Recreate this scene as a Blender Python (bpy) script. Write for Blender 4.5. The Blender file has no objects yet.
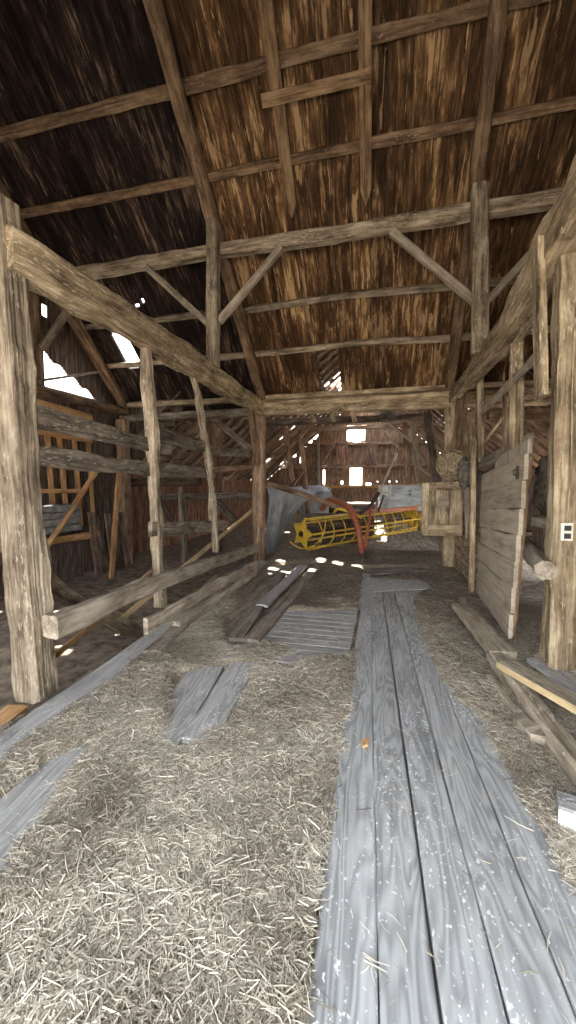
import bpy, math, random
import numpy as np
from mathutils import Vector, noise

random.seed(7)
rng = np.random.default_rng(7)
scene = bpy.context.scene
col = scene.collection

# ------------------------------------------------------------------ camera
F = 388.0            # focal length in pixels of the 576 x 1024 frame
HC = 1.5             # eye height
YAW, PITCH = 0.23721, -0.06434
cam_d = bpy.data.cameras.new('camera')
cam_d.sensor_fit = 'VERTICAL'
cam_d.sensor_height = 36.0
cam_d.lens = F * 36.0 / 1024.0
cam_d.clip_start = 0.05
cam = bpy.data.objects.new('camera', cam_d)
cam.location = (0, 0, HC)
cam.rotation_euler = (math.pi / 2 + PITCH, 0, YAW)
col.objects.link(cam)
scene.camera = cam

_f = Vector((-math.sin(YAW) * math.cos(PITCH), math.cos(YAW) * math.cos(PITCH), math.sin(PITCH)))
_r = Vector((math.cos(YAW), math.sin(YAW), 0))
_u = _r.cross(_f)
EYE = Vector((0, 0, HC))


def ray(px, py):
    return (px - 288) / F * _r + (512 - py) / F * _u + _f


def PY(px, py, Y):
    d = ray(px, py)
    return EYE + d * (Y / d.y)


def PX(px, py, X):
    d = ray(px, py)
    return EYE + d * (X / d.x)


def PZ(px, py, Z=0.0):
    d = ray(px, py)
    return EYE + d * ((Z - HC) / d.z)


# main roof, rear slope: drops away from the drive door to the rear eave
RS, RY0, RZ0 = 0.9, 7.7, 3.28
RN = Vector((0, RS, 1)).normalized()
RU = Vector((0, -1, RS)).normalized()


def RP(X, Y, off=0.0):
    return Vector((X, Y, RZ0 + RS * (RY0 - Y))) + RN * off


def PR(px, py, off=0.0):
    d = ray(px, py)
    p0 = RP(0, RY0, off)
    t = (p0 - EYE).dot(RN) / d.dot(RN)
    return EYE + d * t


# rear shed roof, left slope
SX, SZ, SS = -6.1, 1.75, 0.85
RIDGE_X = -0.9
YB = 20.0            # back wall of the shed
SN = Vector((-SS, 0, 1)).normalized()
SUN_DIR = Vector((0.2, -0.6, -1.0)).normalized()


def on_left_slope(p, d):
    t = (SZ + SS * (p.x - SX) - p.z) / (d.z - SS * d.x)
    return p + d * t


# ------------------------------------------------------------------ materials
def new_mat(name):
    m = bpy.data.materials.new(name)
    m.use_nodes = True
    nt = m.node_tree
    for n in list(nt.nodes):
        nt.nodes.remove(n)
    out = nt.nodes.new('ShaderNodeOutputMaterial')
    b = nt.nodes.new('ShaderNodeBsdfPrincipled')
    nt.links.new(b.outputs[0], out.inputs[0])
    return m, nt, b


def N(nt, t, **kw):
    n = nt.nodes.new(t)
    for k, v in kw.items():
        setattr(n, k, v)
    return n


def ramp(nt, fac, stops, interp='LINEAR'):
    r = nt.nodes.new('ShaderNodeValToRGB')
    r.color_ramp.interpolation = interp
    el = r.color_ramp.elements
    el[0].position, el[0].color = stops[0][0], (*stops[0][1], 1)
    el[1].position, el[1].color = stops[-1][0], (*stops[-1][1], 1)
    for p, c in stops[1:-1]:
        e = el.new(p)
        e.color = (*c, 1)
    nt.links.new(fac, r.inputs[0])
    return r.outputs[0]


def grain(nt, scale):
    a = N(nt, 'ShaderNodeAttribute', attribute_name='grain')
    mp = N(nt, 'ShaderNodeMapping')
    mp.inputs['Scale'].default_value = scale
    nt.links.new(a.outputs['Vector'], mp.inputs['Vector'])
    return mp.outputs[0]


def noise_n(nt, vec, scale=1.0, detail=6, rough=0.6, dist=0.0):
    n = N(nt, 'ShaderNodeTexNoise')
    n.inputs['Scale'].default_value = scale
    n.inputs['Detail'].default_value = detail
    n.inputs['Roughness'].default_value = rough
    n.inputs['Distortion'].default_value = dist
    nt.links.new(vec, n.inputs['Vector'])
    return n.outputs['Fac']


def mixc(nt, fac, a, b, mode='MIX'):
    m = N(nt, 'ShaderNodeMix', data_type='RGBA', blend_type=mode)
    for s, v in ((m.inputs[0], fac), (m.inputs[6], a), (m.inputs[7], b)):
        if hasattr(v, 'is_linked'):
            nt.links.new(v, s)
        elif isinstance(v, tuple):
            s.default_value = (*v, 1)
        else:
            s.default_value = v
    return m.outputs[2]


def wood(name, dark, mid, light, fleck=None, fleck_at=0.66, coarse=(1.5, 13, 13), fine=(3, 60, 60), rough=0.85, cracks=0.6, bump=0.9, vary=0.3, lo=0.40, hi=0.595, spec=0.2, stretch=None, fscale=None):
    m, nt, b = new_mat(name)
    n1 = noise_n(nt, grain(nt, coarse), 1.0, 7, 0.62, 0.4)
    n2 = noise_n(nt, grain(nt, fine), 1.0, 5, 0.6)
    mot = noise_n(nt, grain(nt, (3.2, 6.5, 6.5)), 1.0, 5, 0.65)
    mx = N(nt, 'ShaderNodeMix', data_type='FLOAT')
    mx.inputs[0].default_value = 0.4
    nt.links.new(n1, mx.inputs[2])
    nt.links.new(n2, mx.inputs[3])
    m3 = N(nt, 'ShaderNodeMix', data_type='FLOAT')
    m3.inputs[0].default_value = 0.38
    nt.links.new(mx.outputs[0], m3.inputs[2])
    nt.links.new(mot, m3.inputs[3])
    c = ramp(nt, m3.outputs[0], [(lo, dark), ((lo + hi) / 2, mid), (hi, light)])
    # drying cracks along the grain
    n3 = noise_n(nt, grain(nt, (0.7, 26, 26)), 1.0, 3, 0.5, 0.6)
    ck = ramp(nt, n3, [(0.30, (0, 0, 0)), (0.37, (1, 1, 1))])
    c = mixc(nt, cracks, c, mixc(nt, 1.0, c, ck, 'MULTIPLY'))
    if fleck:
        n4 = noise_n(nt, grain(nt, fscale or (14, 60, 60)), 1.0, 4, 0.55, 0.5)
        n5 = noise_n(nt, grain(nt, (1.1, 2.2, 2.2)), 1.0, 2, 0.5)
        ad = N(nt, 'ShaderNodeMath', operation='MULTIPLY_ADD')
        nt.links.new(n5, ad.inputs[0])
        ad.inputs[1].default_value = 0.4
        nt.links.new(n4, ad.inputs[2])
        fk = ramp(nt, ad.outputs[0], [(fleck_at + 0.14, (0, 0, 0)), (fleck_at + 0.24, (1, 1, 1))])
        fm = N(nt, 'ShaderNodeMath', operation='MULTIPLY')
        nt.links.new(fk, fm.inputs[0])
        fm.inputs[1].default_value = 0.75
        c = mixc(nt, fm.outputs[0], c, fleck)
    oi = N(nt, 'ShaderNodeObjectInfo')
    mr = N(nt, 'ShaderNodeMapRange')
    mr.inputs['To Min'].default_value = 1 - vary
    mr.inputs['To Max'].default_value = 1 + vary * 0.5
    nt.links.new(oi.outputs['Random'], mr.inputs['Value'])
    hs = N(nt, 'ShaderNodeHueSaturation')
    nt.links.new(c, hs.inputs['Color'])
    nt.links.new(mr.outputs[0], hs.inputs['Value'])
    nt.links.new(hs.outputs[0], b.inputs['Base Color'])
    b.inputs['Roughness'].default_value = rough
    b.inputs['Specular IOR Level'].default_value = spec
    bp = N(nt, 'ShaderNodeBump')
    bp.inputs['Strength'].default_value = bump
    bp.inputs['Distance'].default_value = 0.02
    mh = N(nt, 'ShaderNodeMath', operation='ADD')
    nt.links.new(mx.outputs[0], mh.inputs[0])
    nt.links.new(n3, mh.inputs[1])
    nt.links.new(mh.outputs[0], bp.inputs['Height'])
    nt.links.new(bp.outputs[0], b.inputs['Normal'])
    return m


def roof_wood(name, d0, d1, l0, l1, shift=0.0):
    m, nt, b = new_mat(name)
    a = noise_n(nt, grain(nt, (1.7, 12, 12)), 1.0, 8, 0.7, 0.35)
    c = noise_n(nt, grain(nt, (5, 34, 34)), 1.0, 4, 0.6)
    tco = N(nt, 'ShaderNodeTexCoord')
    mpo = N(nt, 'ShaderNodeMapping')
    mpo.inputs['Scale'].default_value = (1.9, 0.95, 0.95)
    nt.links.new(tco.outputs['Object'], mpo.inputs['Vector'])
    big = noise_n(nt, mpo.outputs[0], 1.0, 5, 0.6, 0.4)
    s1 = N(nt, 'ShaderNodeMath', operation='MULTIPLY_ADD')
    nt.links.new(c, s1.inputs[0])
    s1.inputs[1].default_value = 0.35
    nt.links.new(a, s1.inputs[2])
    s2 = N(nt, 'ShaderNodeMath', operation='MULTIPLY_ADD')
    nt.links.new(big, s2.inputs[0])
    s2.inputs[1].default_value = 0.62
    nt.links.new(s1.outputs[0], s2.inputs[2])
    hf = N(nt, 'ShaderNodeMath', operation='MULTIPLY')
    nt.links.new(s2.outputs[0], hf.inputs[0])
    hf.inputs[1].default_value = 0.5
    cc = ramp(nt, hf.outputs[0], [(0.415 + shift, d0), (0.492 + shift, d1), (0.545 + shift, l0), (0.585 + shift, l1)])
    fl = noise_n(nt, grain(nt, (1.9, 17, 17)), 1.0, 6, 0.66, 0.5)
    fs = N(nt, 'ShaderNodeMath', operation='MULTIPLY_ADD')       # flaked, paler patches where the boards have weathered most
    nt.links.new(big, fs.inputs[0])
    fs.inputs[1].default_value = 0.5
    nt.links.new(fl, fs.inputs[2])
    fm = ramp(nt, fs.outputs[0], [(0.85 + shift * 1.6, (0, 0, 0)), (0.875 + shift * 1.6, (1, 1, 1))])
    cc = mixc(nt, fm, cc, tuple(0.25 * u + 0.75 * v for u, v in zip(l0, l1)))
    bt = noise_n(nt, grain(nt, (0.02, 0.45, 0.45)), 1.0, 1, 0.5)      # each board its own tone
    bm_ = ramp(nt, bt, [(0.3, (0.55, 0.55, 0.57)), (0.7, (1.15, 1.12, 1.08))])
    cc = mixc(nt, 1.0, cc, bm_, 'MULTIPLY')
    nt.links.new(cc, b.inputs['Base Color'])
    b.inputs['Roughness'].default_value = 0.9
    b.inputs['Specular IOR Level'].default_value = 0.1
    bp = N(nt, 'ShaderNodeBump')
    bp.inputs['Strength'].default_value = 0.4
    bp.inputs['Distance'].default_value = 0.01
    nt.links.new(s1.outputs[0], bp.inputs['Height'])
    nt.links.new(bp.outputs[0], b.inputs['Normal'])
    return m


def plain(name, c, rough=0.6, metal=0.0, var=0.25, scale=14, c2=None):
    m, nt, b = new_mat(name)
    n = noise_n(nt, grain(nt, (scale, scale, scale)), 1.0, 6, 0.65)
    c2 = c2 or tuple(x * (1 - var * 1.6) for x in c)
    cc = ramp(nt, n, [(0.38, c2), (0.6, c)])
    nt.links.new(cc, b.inputs['Base Color'])
    b.inputs['Roughness'].default_value = rough
    b.inputs['Metallic'].default_value = metal
    bp = N(nt, 'ShaderNodeBump')
    bp.inputs['Strength'].default_value = 0.25
    bp.inputs['Distance'].default_value = 0.01
    nt.links.new(n, bp.inputs['Height'])
    nt.links.new(bp.outputs[0], b.inputs['Normal'])
    return m


def ring_wood(name, dark, mid, light, speck=0.64):
    """Worn grey floor plank: growth rings drawn out along the board, white flecks in places."""
    m, nt, b = new_mat(name)
    g = grain(nt, (1.0, 7.0, 7.0))
    n0 = noise_n(nt, g, 1.0, 2, 0.45, 0.3)
    mu = N(nt, 'ShaderNodeMath', operation='MULTIPLY')
    nt.links.new(n0, mu.inputs[0])
    mu.inputs[1].default_value = 85.0
    sn = N(nt, 'ShaderNodeMath', operation='SINE')
    nt.links.new(mu.outputs[0], sn.inputs[0])
    n2 = noise_n(nt, grain(nt, (2.0, 45, 45)), 1.0, 5, 0.6)
    n3 = noise_n(nt, grain(nt, (1.5, 5, 5)), 1.0, 5, 0.6)
    s = N(nt, 'ShaderNodeMath', operation='MULTIPLY_ADD')
    nt.links.new(sn.outputs[0], s.inputs[0])
    s.inputs[1].default_value = 0.10
    hn = N(nt, 'ShaderNodeMath', operation='MULTIPLY')
    nt.links.new(n2, hn.inputs[0])
    hn.inputs[1].default_value = 0.4
    nt.links.new(hn.outputs[0], s.inputs[2])
    s2 = N(nt, 'ShaderNodeMath', operation='MULTIPLY_ADD')
    nt.links.new(n3, s2.inputs[0])
    s2.inputs[1].default_value = 0.5
    nt.links.new(s.outputs[0], s2.inputs[2])
    c = ramp(nt, s2.outputs[0], [(0.22, dark), (0.46, mid), (0.68, light)])
    n4 = noise_n(nt, grain(nt, (50, 62, 62)), 1.0, 4, 0.55, 0.2)
    n5 = noise_n(nt, grain(nt, (0.8, 1.6, 1.6)), 1.0, 2, 0.5)
    ad = N(nt, 'ShaderNodeMath', operation='MULTIPLY_ADD')
    nt.links.new(n5, ad.inputs[0])
    ad.inputs[1].default_value = 0.5
    nt.links.new(n4, ad.inputs[2])
    fk = ramp(nt, ad.outputs[0], [(speck + 0.262, (0, 0, 0)), (speck + 0.32, (1, 1, 1))])
    c = mixc(nt, fk, c, (0.70, 0.71, 0.72))
    nt.links.new(c, b.inputs['Base Color'])
    b.inputs['Roughness'].default_value = 0.62
    b.inputs['Specular IOR Level'].default_value = 0.45
    bp = N(nt, 'ShaderNodeBump')
    bp.inputs['Strength'].default_value = 0.35
    bp.inputs['Distance'].default_value = 0.008
    nt.links.new(s.outputs[0], bp.inputs['Height'])
    nt.links.new(bp.outputs[0], b.inputs['Normal'])
    return m


M = {}
M['hewn'] = wood('hewn_grey_brown_timber', (0.08, 0.06, 0.042), (0.29, 0.23, 0.165), (0.55, 0.465, 0.35), fleck=(0.62, 0.55, 0.45), fleck_at=0.66)
M['dusty'] = wood('dusty_golden_timber', (0.10, 0.07, 0.04), (0.31, 0.235, 0.15), (0.60, 0.49, 0.33), fleck=(0.72, 0.63, 0.47), fleck_at=0.66)
M['rail'] = wood('weathered_rail_board', (0.055, 0.044, 0.035), (0.17, 0.14, 0.11), (0.34, 0.29, 0.235), fleck=(0.5, 0.45, 0.38), fleck_at=0.66)
M['pale'] = wood('pale_weathered_board', (0.18, 0.145, 0.11), (0.37, 0.31, 0.24), (0.55, 0.48, 0.39), fleck=(0.64, 0.58, 0.5), fleck_at=0.7)
M['panel'] = wood('pale_door_planks', (0.24, 0.20, 0.15), (0.45, 0.385, 0.30), (0.62, 0.55, 0.45), cracks=0.35, lo=0.34, hi=0.66, vary=0.12)
M['greyplank'] = ring_wood('grey_worn_plank', (0.18, 0.178, 0.174), (0.35, 0.348, 0.344), (0.49, 0.488, 0.48))
M['runway'] = ring_wood('blue_grey_worn_plank', (0.17, 0.174, 0.178), (0.35, 0.36, 0.366), (0.50, 0.515, 0.52), speck=0.62)
M['brownplank'] = wood('dusty_brown_plank', (0.12, 0.098, 0.08), (0.24, 0.205, 0.17), (0.37, 0.325, 0.275), fleck=(0.48, 0.43, 0.37), fleck_at=0.7)
M['rafter'] = wood('brown_rafter_timber', (0.06, 0.036, 0.022), (0.18, 0.115, 0.07), (0.34, 0.235, 0.15), fleck=(0.46, 0.36, 0.25), fleck_at=0.7, vary=0.15)
M['hanger'] = wood('tan_hanging_board', (0.11, 0.066, 0.036), (0.28, 0.18, 0.10), (0.44, 0.30, 0.18), vary=0.1)
M['shed'] = wood('reddish_shed_timber', (0.10, 0.06, 0.04), (0.28, 0.185, 0.125), (0.48, 0.345, 0.245), vary=0.2)
M['shedboard'] = wood('dark_shed_boarding', (0.065, 0.043, 0.032), (0.19, 0.132, 0.10), (0.36, 0.265, 0.20), coarse=(0.8, 7, 7), vary=0.1)
M['redboard'] = wood('reddish_shed_boarding', (0.12, 0.06, 0.04), (0.32, 0.18, 0.12), (0.50, 0.32, 0.225), coarse=(0.8, 7, 7), vary=0.1)
M['walldark'] = wood('dark_barn_boarding', (0.035, 0.025, 0.02), (0.105, 0.077, 0.06), (0.22, 0.165, 0.13), coarse=(0.8, 7, 7), vary=0.1)
M['orange'] = wood('new_orange_lumber', (0.27, 0.14, 0.06), (0.46, 0.265, 0.12), (0.64, 0.41, 0.22), cracks=0.25, vary=0.15, bump=0.2)
M['sawn_sunlit'] = wood('sawn_and_sunlit_wood', (0.40, 0.30, 0.16), (0.62, 0.48, 0.28), (0.75, 0.62, 0.40), cracks=0.2, vary=0.05, bump=0.2)
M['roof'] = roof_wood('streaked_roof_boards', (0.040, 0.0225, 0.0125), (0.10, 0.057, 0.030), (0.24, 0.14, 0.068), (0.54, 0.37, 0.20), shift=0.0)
M['roofdark'] = roof_wood('darker_roof_boards', (0.017, 0.0115, 0.011), (0.036, 0.025, 0.0225), (0.10, 0.068, 0.05), (0.29, 0.205, 0.145), shift=0.014)  # darker and less streaked than the main roof boards
M['yellow'] = plain('worn_yellow_paint', (0.72, 0.48, 0.045), 0.45, 0, 0.25, 20)
M['redpaint'] = plain('faded_orange_red_paint', (0.42, 0.12, 0.055), 0.5, 0, 0.3, 18)
M['iron'] = plain('dark_rusty_iron', (0.085, 0.06, 0.045), 0.6, 0.5, 0.4, 30)
M['tarp'] = plain('grey_tarpaulin', (0.36, 0.38, 0.40), 0.55, 0, 0.25, 3.5, c2=(0.22, 0.23, 0.24))
M['blueboard'] = wood('blue_grey_painted_board', (0.22, 0.245, 0.265), (0.38, 0.42, 0.45), (0.52, 0.56, 0.58), vary=0.1)
M['stone'] = plain('grey_block', (0.25, 0.25, 0.235), 0.9, 0, 0.3, 9)
M['cloth'] = plain('dusty_grey_sacking', (0.19, 0.17, 0.135), 0.95, 0, 0.4, 12)
M['dirt'] = plain('dirt_and_chaff', (0.30, 0.235, 0.175), 0.95, 0, 0.35, 7, c2=(0.11, 0.08, 0.06))
M['outlet'] = plain('ivory_plastic', (0.72, 0.70, 0.62), 0.4, 0, 0.1, 20)
M['black'] = plain('black_plastic', (0.02, 0.018, 0.016), 0.5, 0, 0.2, 20)
M['ground'] = plain('farmyard_ground', (0.42, 0.37, 0.31), 0.95, 0, 0.2, 0.6, c2=(0.30, 0.255, 0.20))
M['shingle'] = plain('old_wood_shingles', (0.12, 0.105, 0.09), 0.9, 0, 0.3, 6)
M['whiteboard'] = plain('white_painted_end', (0.66, 0.66, 0.64), 0.6, 0, 0.12, 20)


def straw_mat(name, stops, alpha_noise=False):
    m, nt, b = new_mat(name)
    a = N(nt, 'ShaderNodeAttribute', attribute_name='grain')
    sx = N(nt, 'ShaderNodeSeparateXYZ')
    nt.links.new(a.outputs['Vector'], sx.inputs[0])
    c = ramp(nt, sx.outputs['Z'], stops)
    nt.links.new(c, b.inputs['Base Color'])
    b.inputs['Roughness'].default_value = 0.7
    b.inputs['Specular IOR Level'].default_value = 0.25
    return m


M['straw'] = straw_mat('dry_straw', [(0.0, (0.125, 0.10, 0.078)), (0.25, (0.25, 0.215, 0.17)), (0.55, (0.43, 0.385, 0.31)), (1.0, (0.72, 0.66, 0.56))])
M['chaff'] = plain('trodden_chaff', (0.33, 0.275, 0.205), 0.95, 0, 0.3, 60, c2=(0.15, 0.12, 0.085))


# ------------------------------------------------------------------ mesh builder
class MB:
    def __init__(self):
        self.v, self.f, self.g, self.mi = [], [], [], []

    def add(self, verts, faces, grain, mi=0):
        o = len(self.v)
        self.v += [Vector(p) for p in verts]
        self.f += [tuple(i + o for i in f) for f in faces]
        self.g += [tuple(x) for x in grain]
        self.mi += [mi] * len(faces)

    def sweep(self, pts, w, h, up=None, rough=0.0, ch=0.14, rnd=None, mi=0, seg=None, step=0.14, taper=None, bend=0.0):
        """A timber along pts; w = width across, h = height in the up direction."""
        pts = [Vector(p) for p in pts]
        L = sum((b - a).length for a, b in zip(pts, pts[1:]))
        n = seg or max(2, min(60, int(L / step)))
        if rough == 0 and len(pts) == 2 and bend == 0:
            n = 1
        P = []
        lens = [0]
        for a, b in zip(pts, pts[1:]):
            lens.append(lens[-1] + (b - a).length)
        for k in range(n + 1):
            s = L * k / n
            j = 0
            while j < len(pts) - 2 and s > lens[j + 1]:
                j += 1
            t = (s - lens[j]) / max(1e-9, lens[j + 1] - lens[j])
            P.append(pts[j].lerp(pts[j + 1], t))
        up = Vector(up) if up is not None else Vector((0, 0, 1))
        ro = rnd if rnd is not None else (random.random() * 40, random.random() * 40, random.random() * 40)
        c = ch * min(w, h)
        W, Hh = w / 2, h / 2
        prof = [(-W + c, -Hh), (W - c, -Hh), (W, -Hh + c), (W, Hh - c), (W - c, Hh), (-W + c, Hh), (-W, Hh - c), (-W, -Hh + c)]
        if rough > 0 and min(w, h) > 0.07:
            q = []
            for a, b in zip(prof, prof[1:] + prof[:1]):
                q.append(a)
                if math.hypot(b[0] - a[0], b[1] - a[1]) > 0.05:
                    q.append(((a[0] + b[0]) / 2, (a[1] + b[1]) / 2))
            prof = q
        m = len(prof)
        V, G = [], []
        for k, p in enumerate(P):
            t = (P[min(k + 1, n)] - P[max(k - 1, 0)]).normalized()
            side = t.cross(up)
            if side.length < 1e-3:
                side = t.cross(Vector((0, 1, 0)))
            side.normalize()
            uu = side.cross(t).normalized()
            s = L * k / n
            sc = 1.0 if not taper else 1.0 + (taper - 1.0) * k / n
            q = p - uu * (bend * math.sin(math.pi * k / n))
            for (a, b) in prof:
                d = 1.0
                if rough:
                    nv = noise.noise(Vector((s * 2.3 + ro[0], a * 6 + ro[1], b * 6 + ro[2])))
                    nv2 = noise.noise(Vector((s * 8 + ro[1], a * 16 + ro[2], b * 16 + ro[0])))
                    d = 1.0 + (rough * 2.0 * nv + rough * 0.9 * nv2) / max(0.03, min(w, h) * 0.5)
                V.append(q + side * (a * sc * d) + uu * (b * sc * d))
                G.append((s + ro[0], a + ro[1], b + ro[2]))
        Fs = []
        for k in range(n):
            for i in range(m):
                j = (i + 1) % m
                Fs.append((k * m + i, k * m + j, (k + 1) * m + j, (k + 1) * m + i))
        Fs.append(tuple(range(m))[::-1])
        Fs.append(tuple(n * m + i for i in range(m)))
        self.add(V, Fs, G, mi)
        return self

    def tube(self, pts, r, n=10, mi=0, r2=None, res=1):
        pts = [Vector(p) for p in pts]
        if res > 1 and len(pts) > 2:
            q = []
            for i in range(len(pts) - 1):
                p0, p1, p2, p3 = pts[max(i - 1, 0)], pts[i], pts[i + 1], pts[min(i + 2, len(pts) - 1)]
                for k in range(res):
                    t = k / res
                    q.append(0.5 * ((2 * p1) + (p2 - p0) * t + (2 * p0 - 5 * p1 + 4 * p2 - p3) * t * t + (3 * p1 - p0 - 3 * p2 + p3) * t ** 3))
            q.append(pts[-1])
            pts = q
        V, G, Fs = [], [], []
        ro = random.random() * 30
        s = 0
        nn = len(pts) - 1
        ref = Vector((0.13, 0.27, 0.95))
        for k, p in enumerate(pts):
            t = (pts[min(k + 1, nn)] - pts[max(k - 1, 0)]).normalized()
            if abs(t.dot(ref)) > 0.95:
                ref = Vector((1, 0.1, 0))
            a = t.cross(ref).normalized()
            b = a.cross(t)
            rr = r if r2 is None else r + (r2 - r) * k / nn
            if k:
                s += (p - pts[k - 1]).length
            for i in range(n):
                th = 2 * math.pi * i / n
                V.append(p + a * (rr * math.cos(th)) + b * (rr * math.sin(th)))
                G.append((s + ro, rr * math.cos(th) + ro, rr * math.sin(th)))
        for k in range(nn):
            for i in range(n):
                j = (i + 1) % n
                Fs.append((k * n + i, k * n + j, (k + 1) * n + j, (k + 1) * n + i))
        Fs.append(tuple(range(n))[::-1])
        Fs.append(tuple(nn * n + i for i in range(n)))
        self.add(V, Fs, G, mi)
        return self

    def prism(self, poly, ext, mi=0):
        """Closed polygon (3-D points, one plane) pushed along ext."""
        poly = [Vector(p) for p in poly]
        ext = Vector(ext)
        n = len(poly)
        ro = random.random() * 30
        V = poly + [p + ext for p in poly]
        ax = (poly[1] - poly[0]).normalized()
        nn = ext.normalized()
        bx = nn.cross(ax)
        G = [((p - poly[0]).dot(ax) + ro, (p - poly[0]).dot(bx) + ro, (p - poly[0]).dot(nn)) for p in V]
        Fs = [tuple(range(n))[::-1], tuple(range(n, 2 * n))]
        for i in range(n):
            j = (i + 1) % n
            Fs.append((i, j, n + j, n + i))
        self.add(V, Fs, G, mi)
        return self

    def build(self, name, mat, parent=None, origin=None, smooth=False):
        me = bpy.data.meshes.new(name)
        o = Vector(origin) if origin is not None else (Vector((0, 0, 0)))
        if parent is not None:
            o = Vector(parent.location) if parent.parent is None else Vector(parent['wo'])
        me.from_pydata([tuple(p - o) for p in self.v], [], self.f)
        at = me.attributes.new('grain', 'FLOAT_VECTOR', 'POINT')
        at.data.foreach_set('vector', np.array(self.g, dtype=np.float32).ravel())
        mats = mat if isinstance(mat, (list, tuple)) else [mat]
        for x in mats:
            me.materials.append(x)
        me.polygons.foreach_set('material_index', self.mi)
        if smooth:
            me.polygons.foreach_set('use_smooth', [True] * len(me.polygons))
        me.update()
        ob = bpy.data.objects.new(name, me)
        col.objects.link(ob)
        if parent is not None:
            ob.parent = parent
            ob['wo'] = tuple(o)
        else:
            ob.location = o
        return ob


def tag(o, label=None, cat=None, group=None, kind=None):
    if label:
        o['label'] = label
    if cat:
        o['category'] = cat
    if group:
        o['group'] = group
    if kind or label:
        o['kind'] = kind or 'thing'
    return o


def empty(name, loc, label, cat, group=None):
    o = bpy.data.objects.new(name, None)
    o.location = loc
    o.empty_display_size = 0.1
    col.objects.link(o)
    return tag(o, label, cat, group)


def tm(name, label, cat, pts, w, h, mat, up=None, rough=0.006, group=None, ch=0.14, step=0.14, taper=None, bend=0.0, seg=None):
    """One timber that is a thing of its own."""
    mb = MB()
    mb.sweep(pts, w, h, up, rough, ch, step=step, taper=taper, bend=bend, seg=seg)
    base = min((Vector(p) for p in pts), key=lambda p: p.z)
    o = mb.build(name, M[mat], origin=base)
    return tag(o, label, cat, group)


def struct(name, mb, mat):
    o = mb.build(name, mat)
    o['kind'] = 'structure'
    return o


ZUP, XUP, YUP = (0, 0, 1), (1, 0, 0), (0, 1, 0)
ORD = ['first', 'second', 'third', 'fourth', 'fifth', 'sixth', 'seventh', 'eighth', 'ninth', 'tenth', 'eleventh', 'twelfth', 'thirteenth', 'fourteenth', 'fifteenth', 'sixteenth', 'seventeenth', 'eighteenth', 'nineteenth', 'twentieth', 'twenty-first', 'twenty-second']

# ------------------------------------------------------------------ setting: ground, floors
XL, XR = -5.7, 4.6           # gable walls of the barn
YF, YE = -1.1, 7.7           # front wall, rear eave
mb = MB()
mb.add([(-60, -60, -0.5), (60, -60, -0.5), (60, 60, -0.5), (-60, 60, -0.5)], [(0, 1, 2, 3)], [(-60, -60, 0), (60, -60, 0), (60, 60, 0), (-60, 60, 0)])
struct('ground', mb, M['ground'])

mb = MB()
x = -2.28
while x < 1.36:                                   # drive floor: thick boards running to the rear
    mb.sweep([(x + 0.115, YF, -0.03), (x + 0.115, YB, -0.03)], 0.225, 0.055, rough=0, ch=0.08)
    x += 0.23
struct('floor', mb, M['brownplank'])
mb = MB()
for (x0, x1, y0, y1) in ((XL, -2.28, YF, YE), (1.38, XR, YF, YE), (SX, -2.28, YE, YB), (1.38, 2 * RIDGE_X - SX, YE, YB)):
    nx, ny = 16, 40
    V, G, Fs = [], [], []
    for i in range(nx + 1):
        for j in range(ny + 1):
            X, Y = x0 + (x1 - x0) * i / nx, y0 + (y1 - y0) * j / ny
            hgt = -0.2 + 0.09 * noise.noise(Vector((X * 1.1, Y * 1.1, 3))) + 0.04 * noise.noise(Vector((X * 4, Y * 4, 9)))
            V.append((X, Y, hgt))
            G.append((X, Y, 0))
    for i in range(nx):
        for j in range(ny):
            a = i * (ny + 1) + j
            Fs.append((a, a + ny + 1, a + ny + 2, a + 1))
    mb.add(V, Fs, G)
struct('floor_bays', mb, M['dirt'])

# ------------------------------------------------------------------ setting: main roof boards
# openings in the rear slope: (x0, x1, y0, y1)
roof_holes = []
p = PR(125, 348, 0.08)
roof_holes.append((p.x - 0.17, p.x + 0.16, p.y - 0.29, p.y + 0.27))
p = PR(140, 297, 0.08)
roof_holes.append((p.x - 0.03, p.x + 0.03, p.y - 0.03, p.y + 0.03))
roof_holes.append((-1.20, -0.80, 7.02, 8.2))
for (a, b) in ((112, 232), (131, 287), (134, 302), (163, 330), (276, 296), (310, 343), (220, 260)):
    p = PR(a, b, 0.08)
    roof_holes.append((p.x - 0.012, p.x + 0.012, p.y - 0.02, p.y + 0.02))

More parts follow.
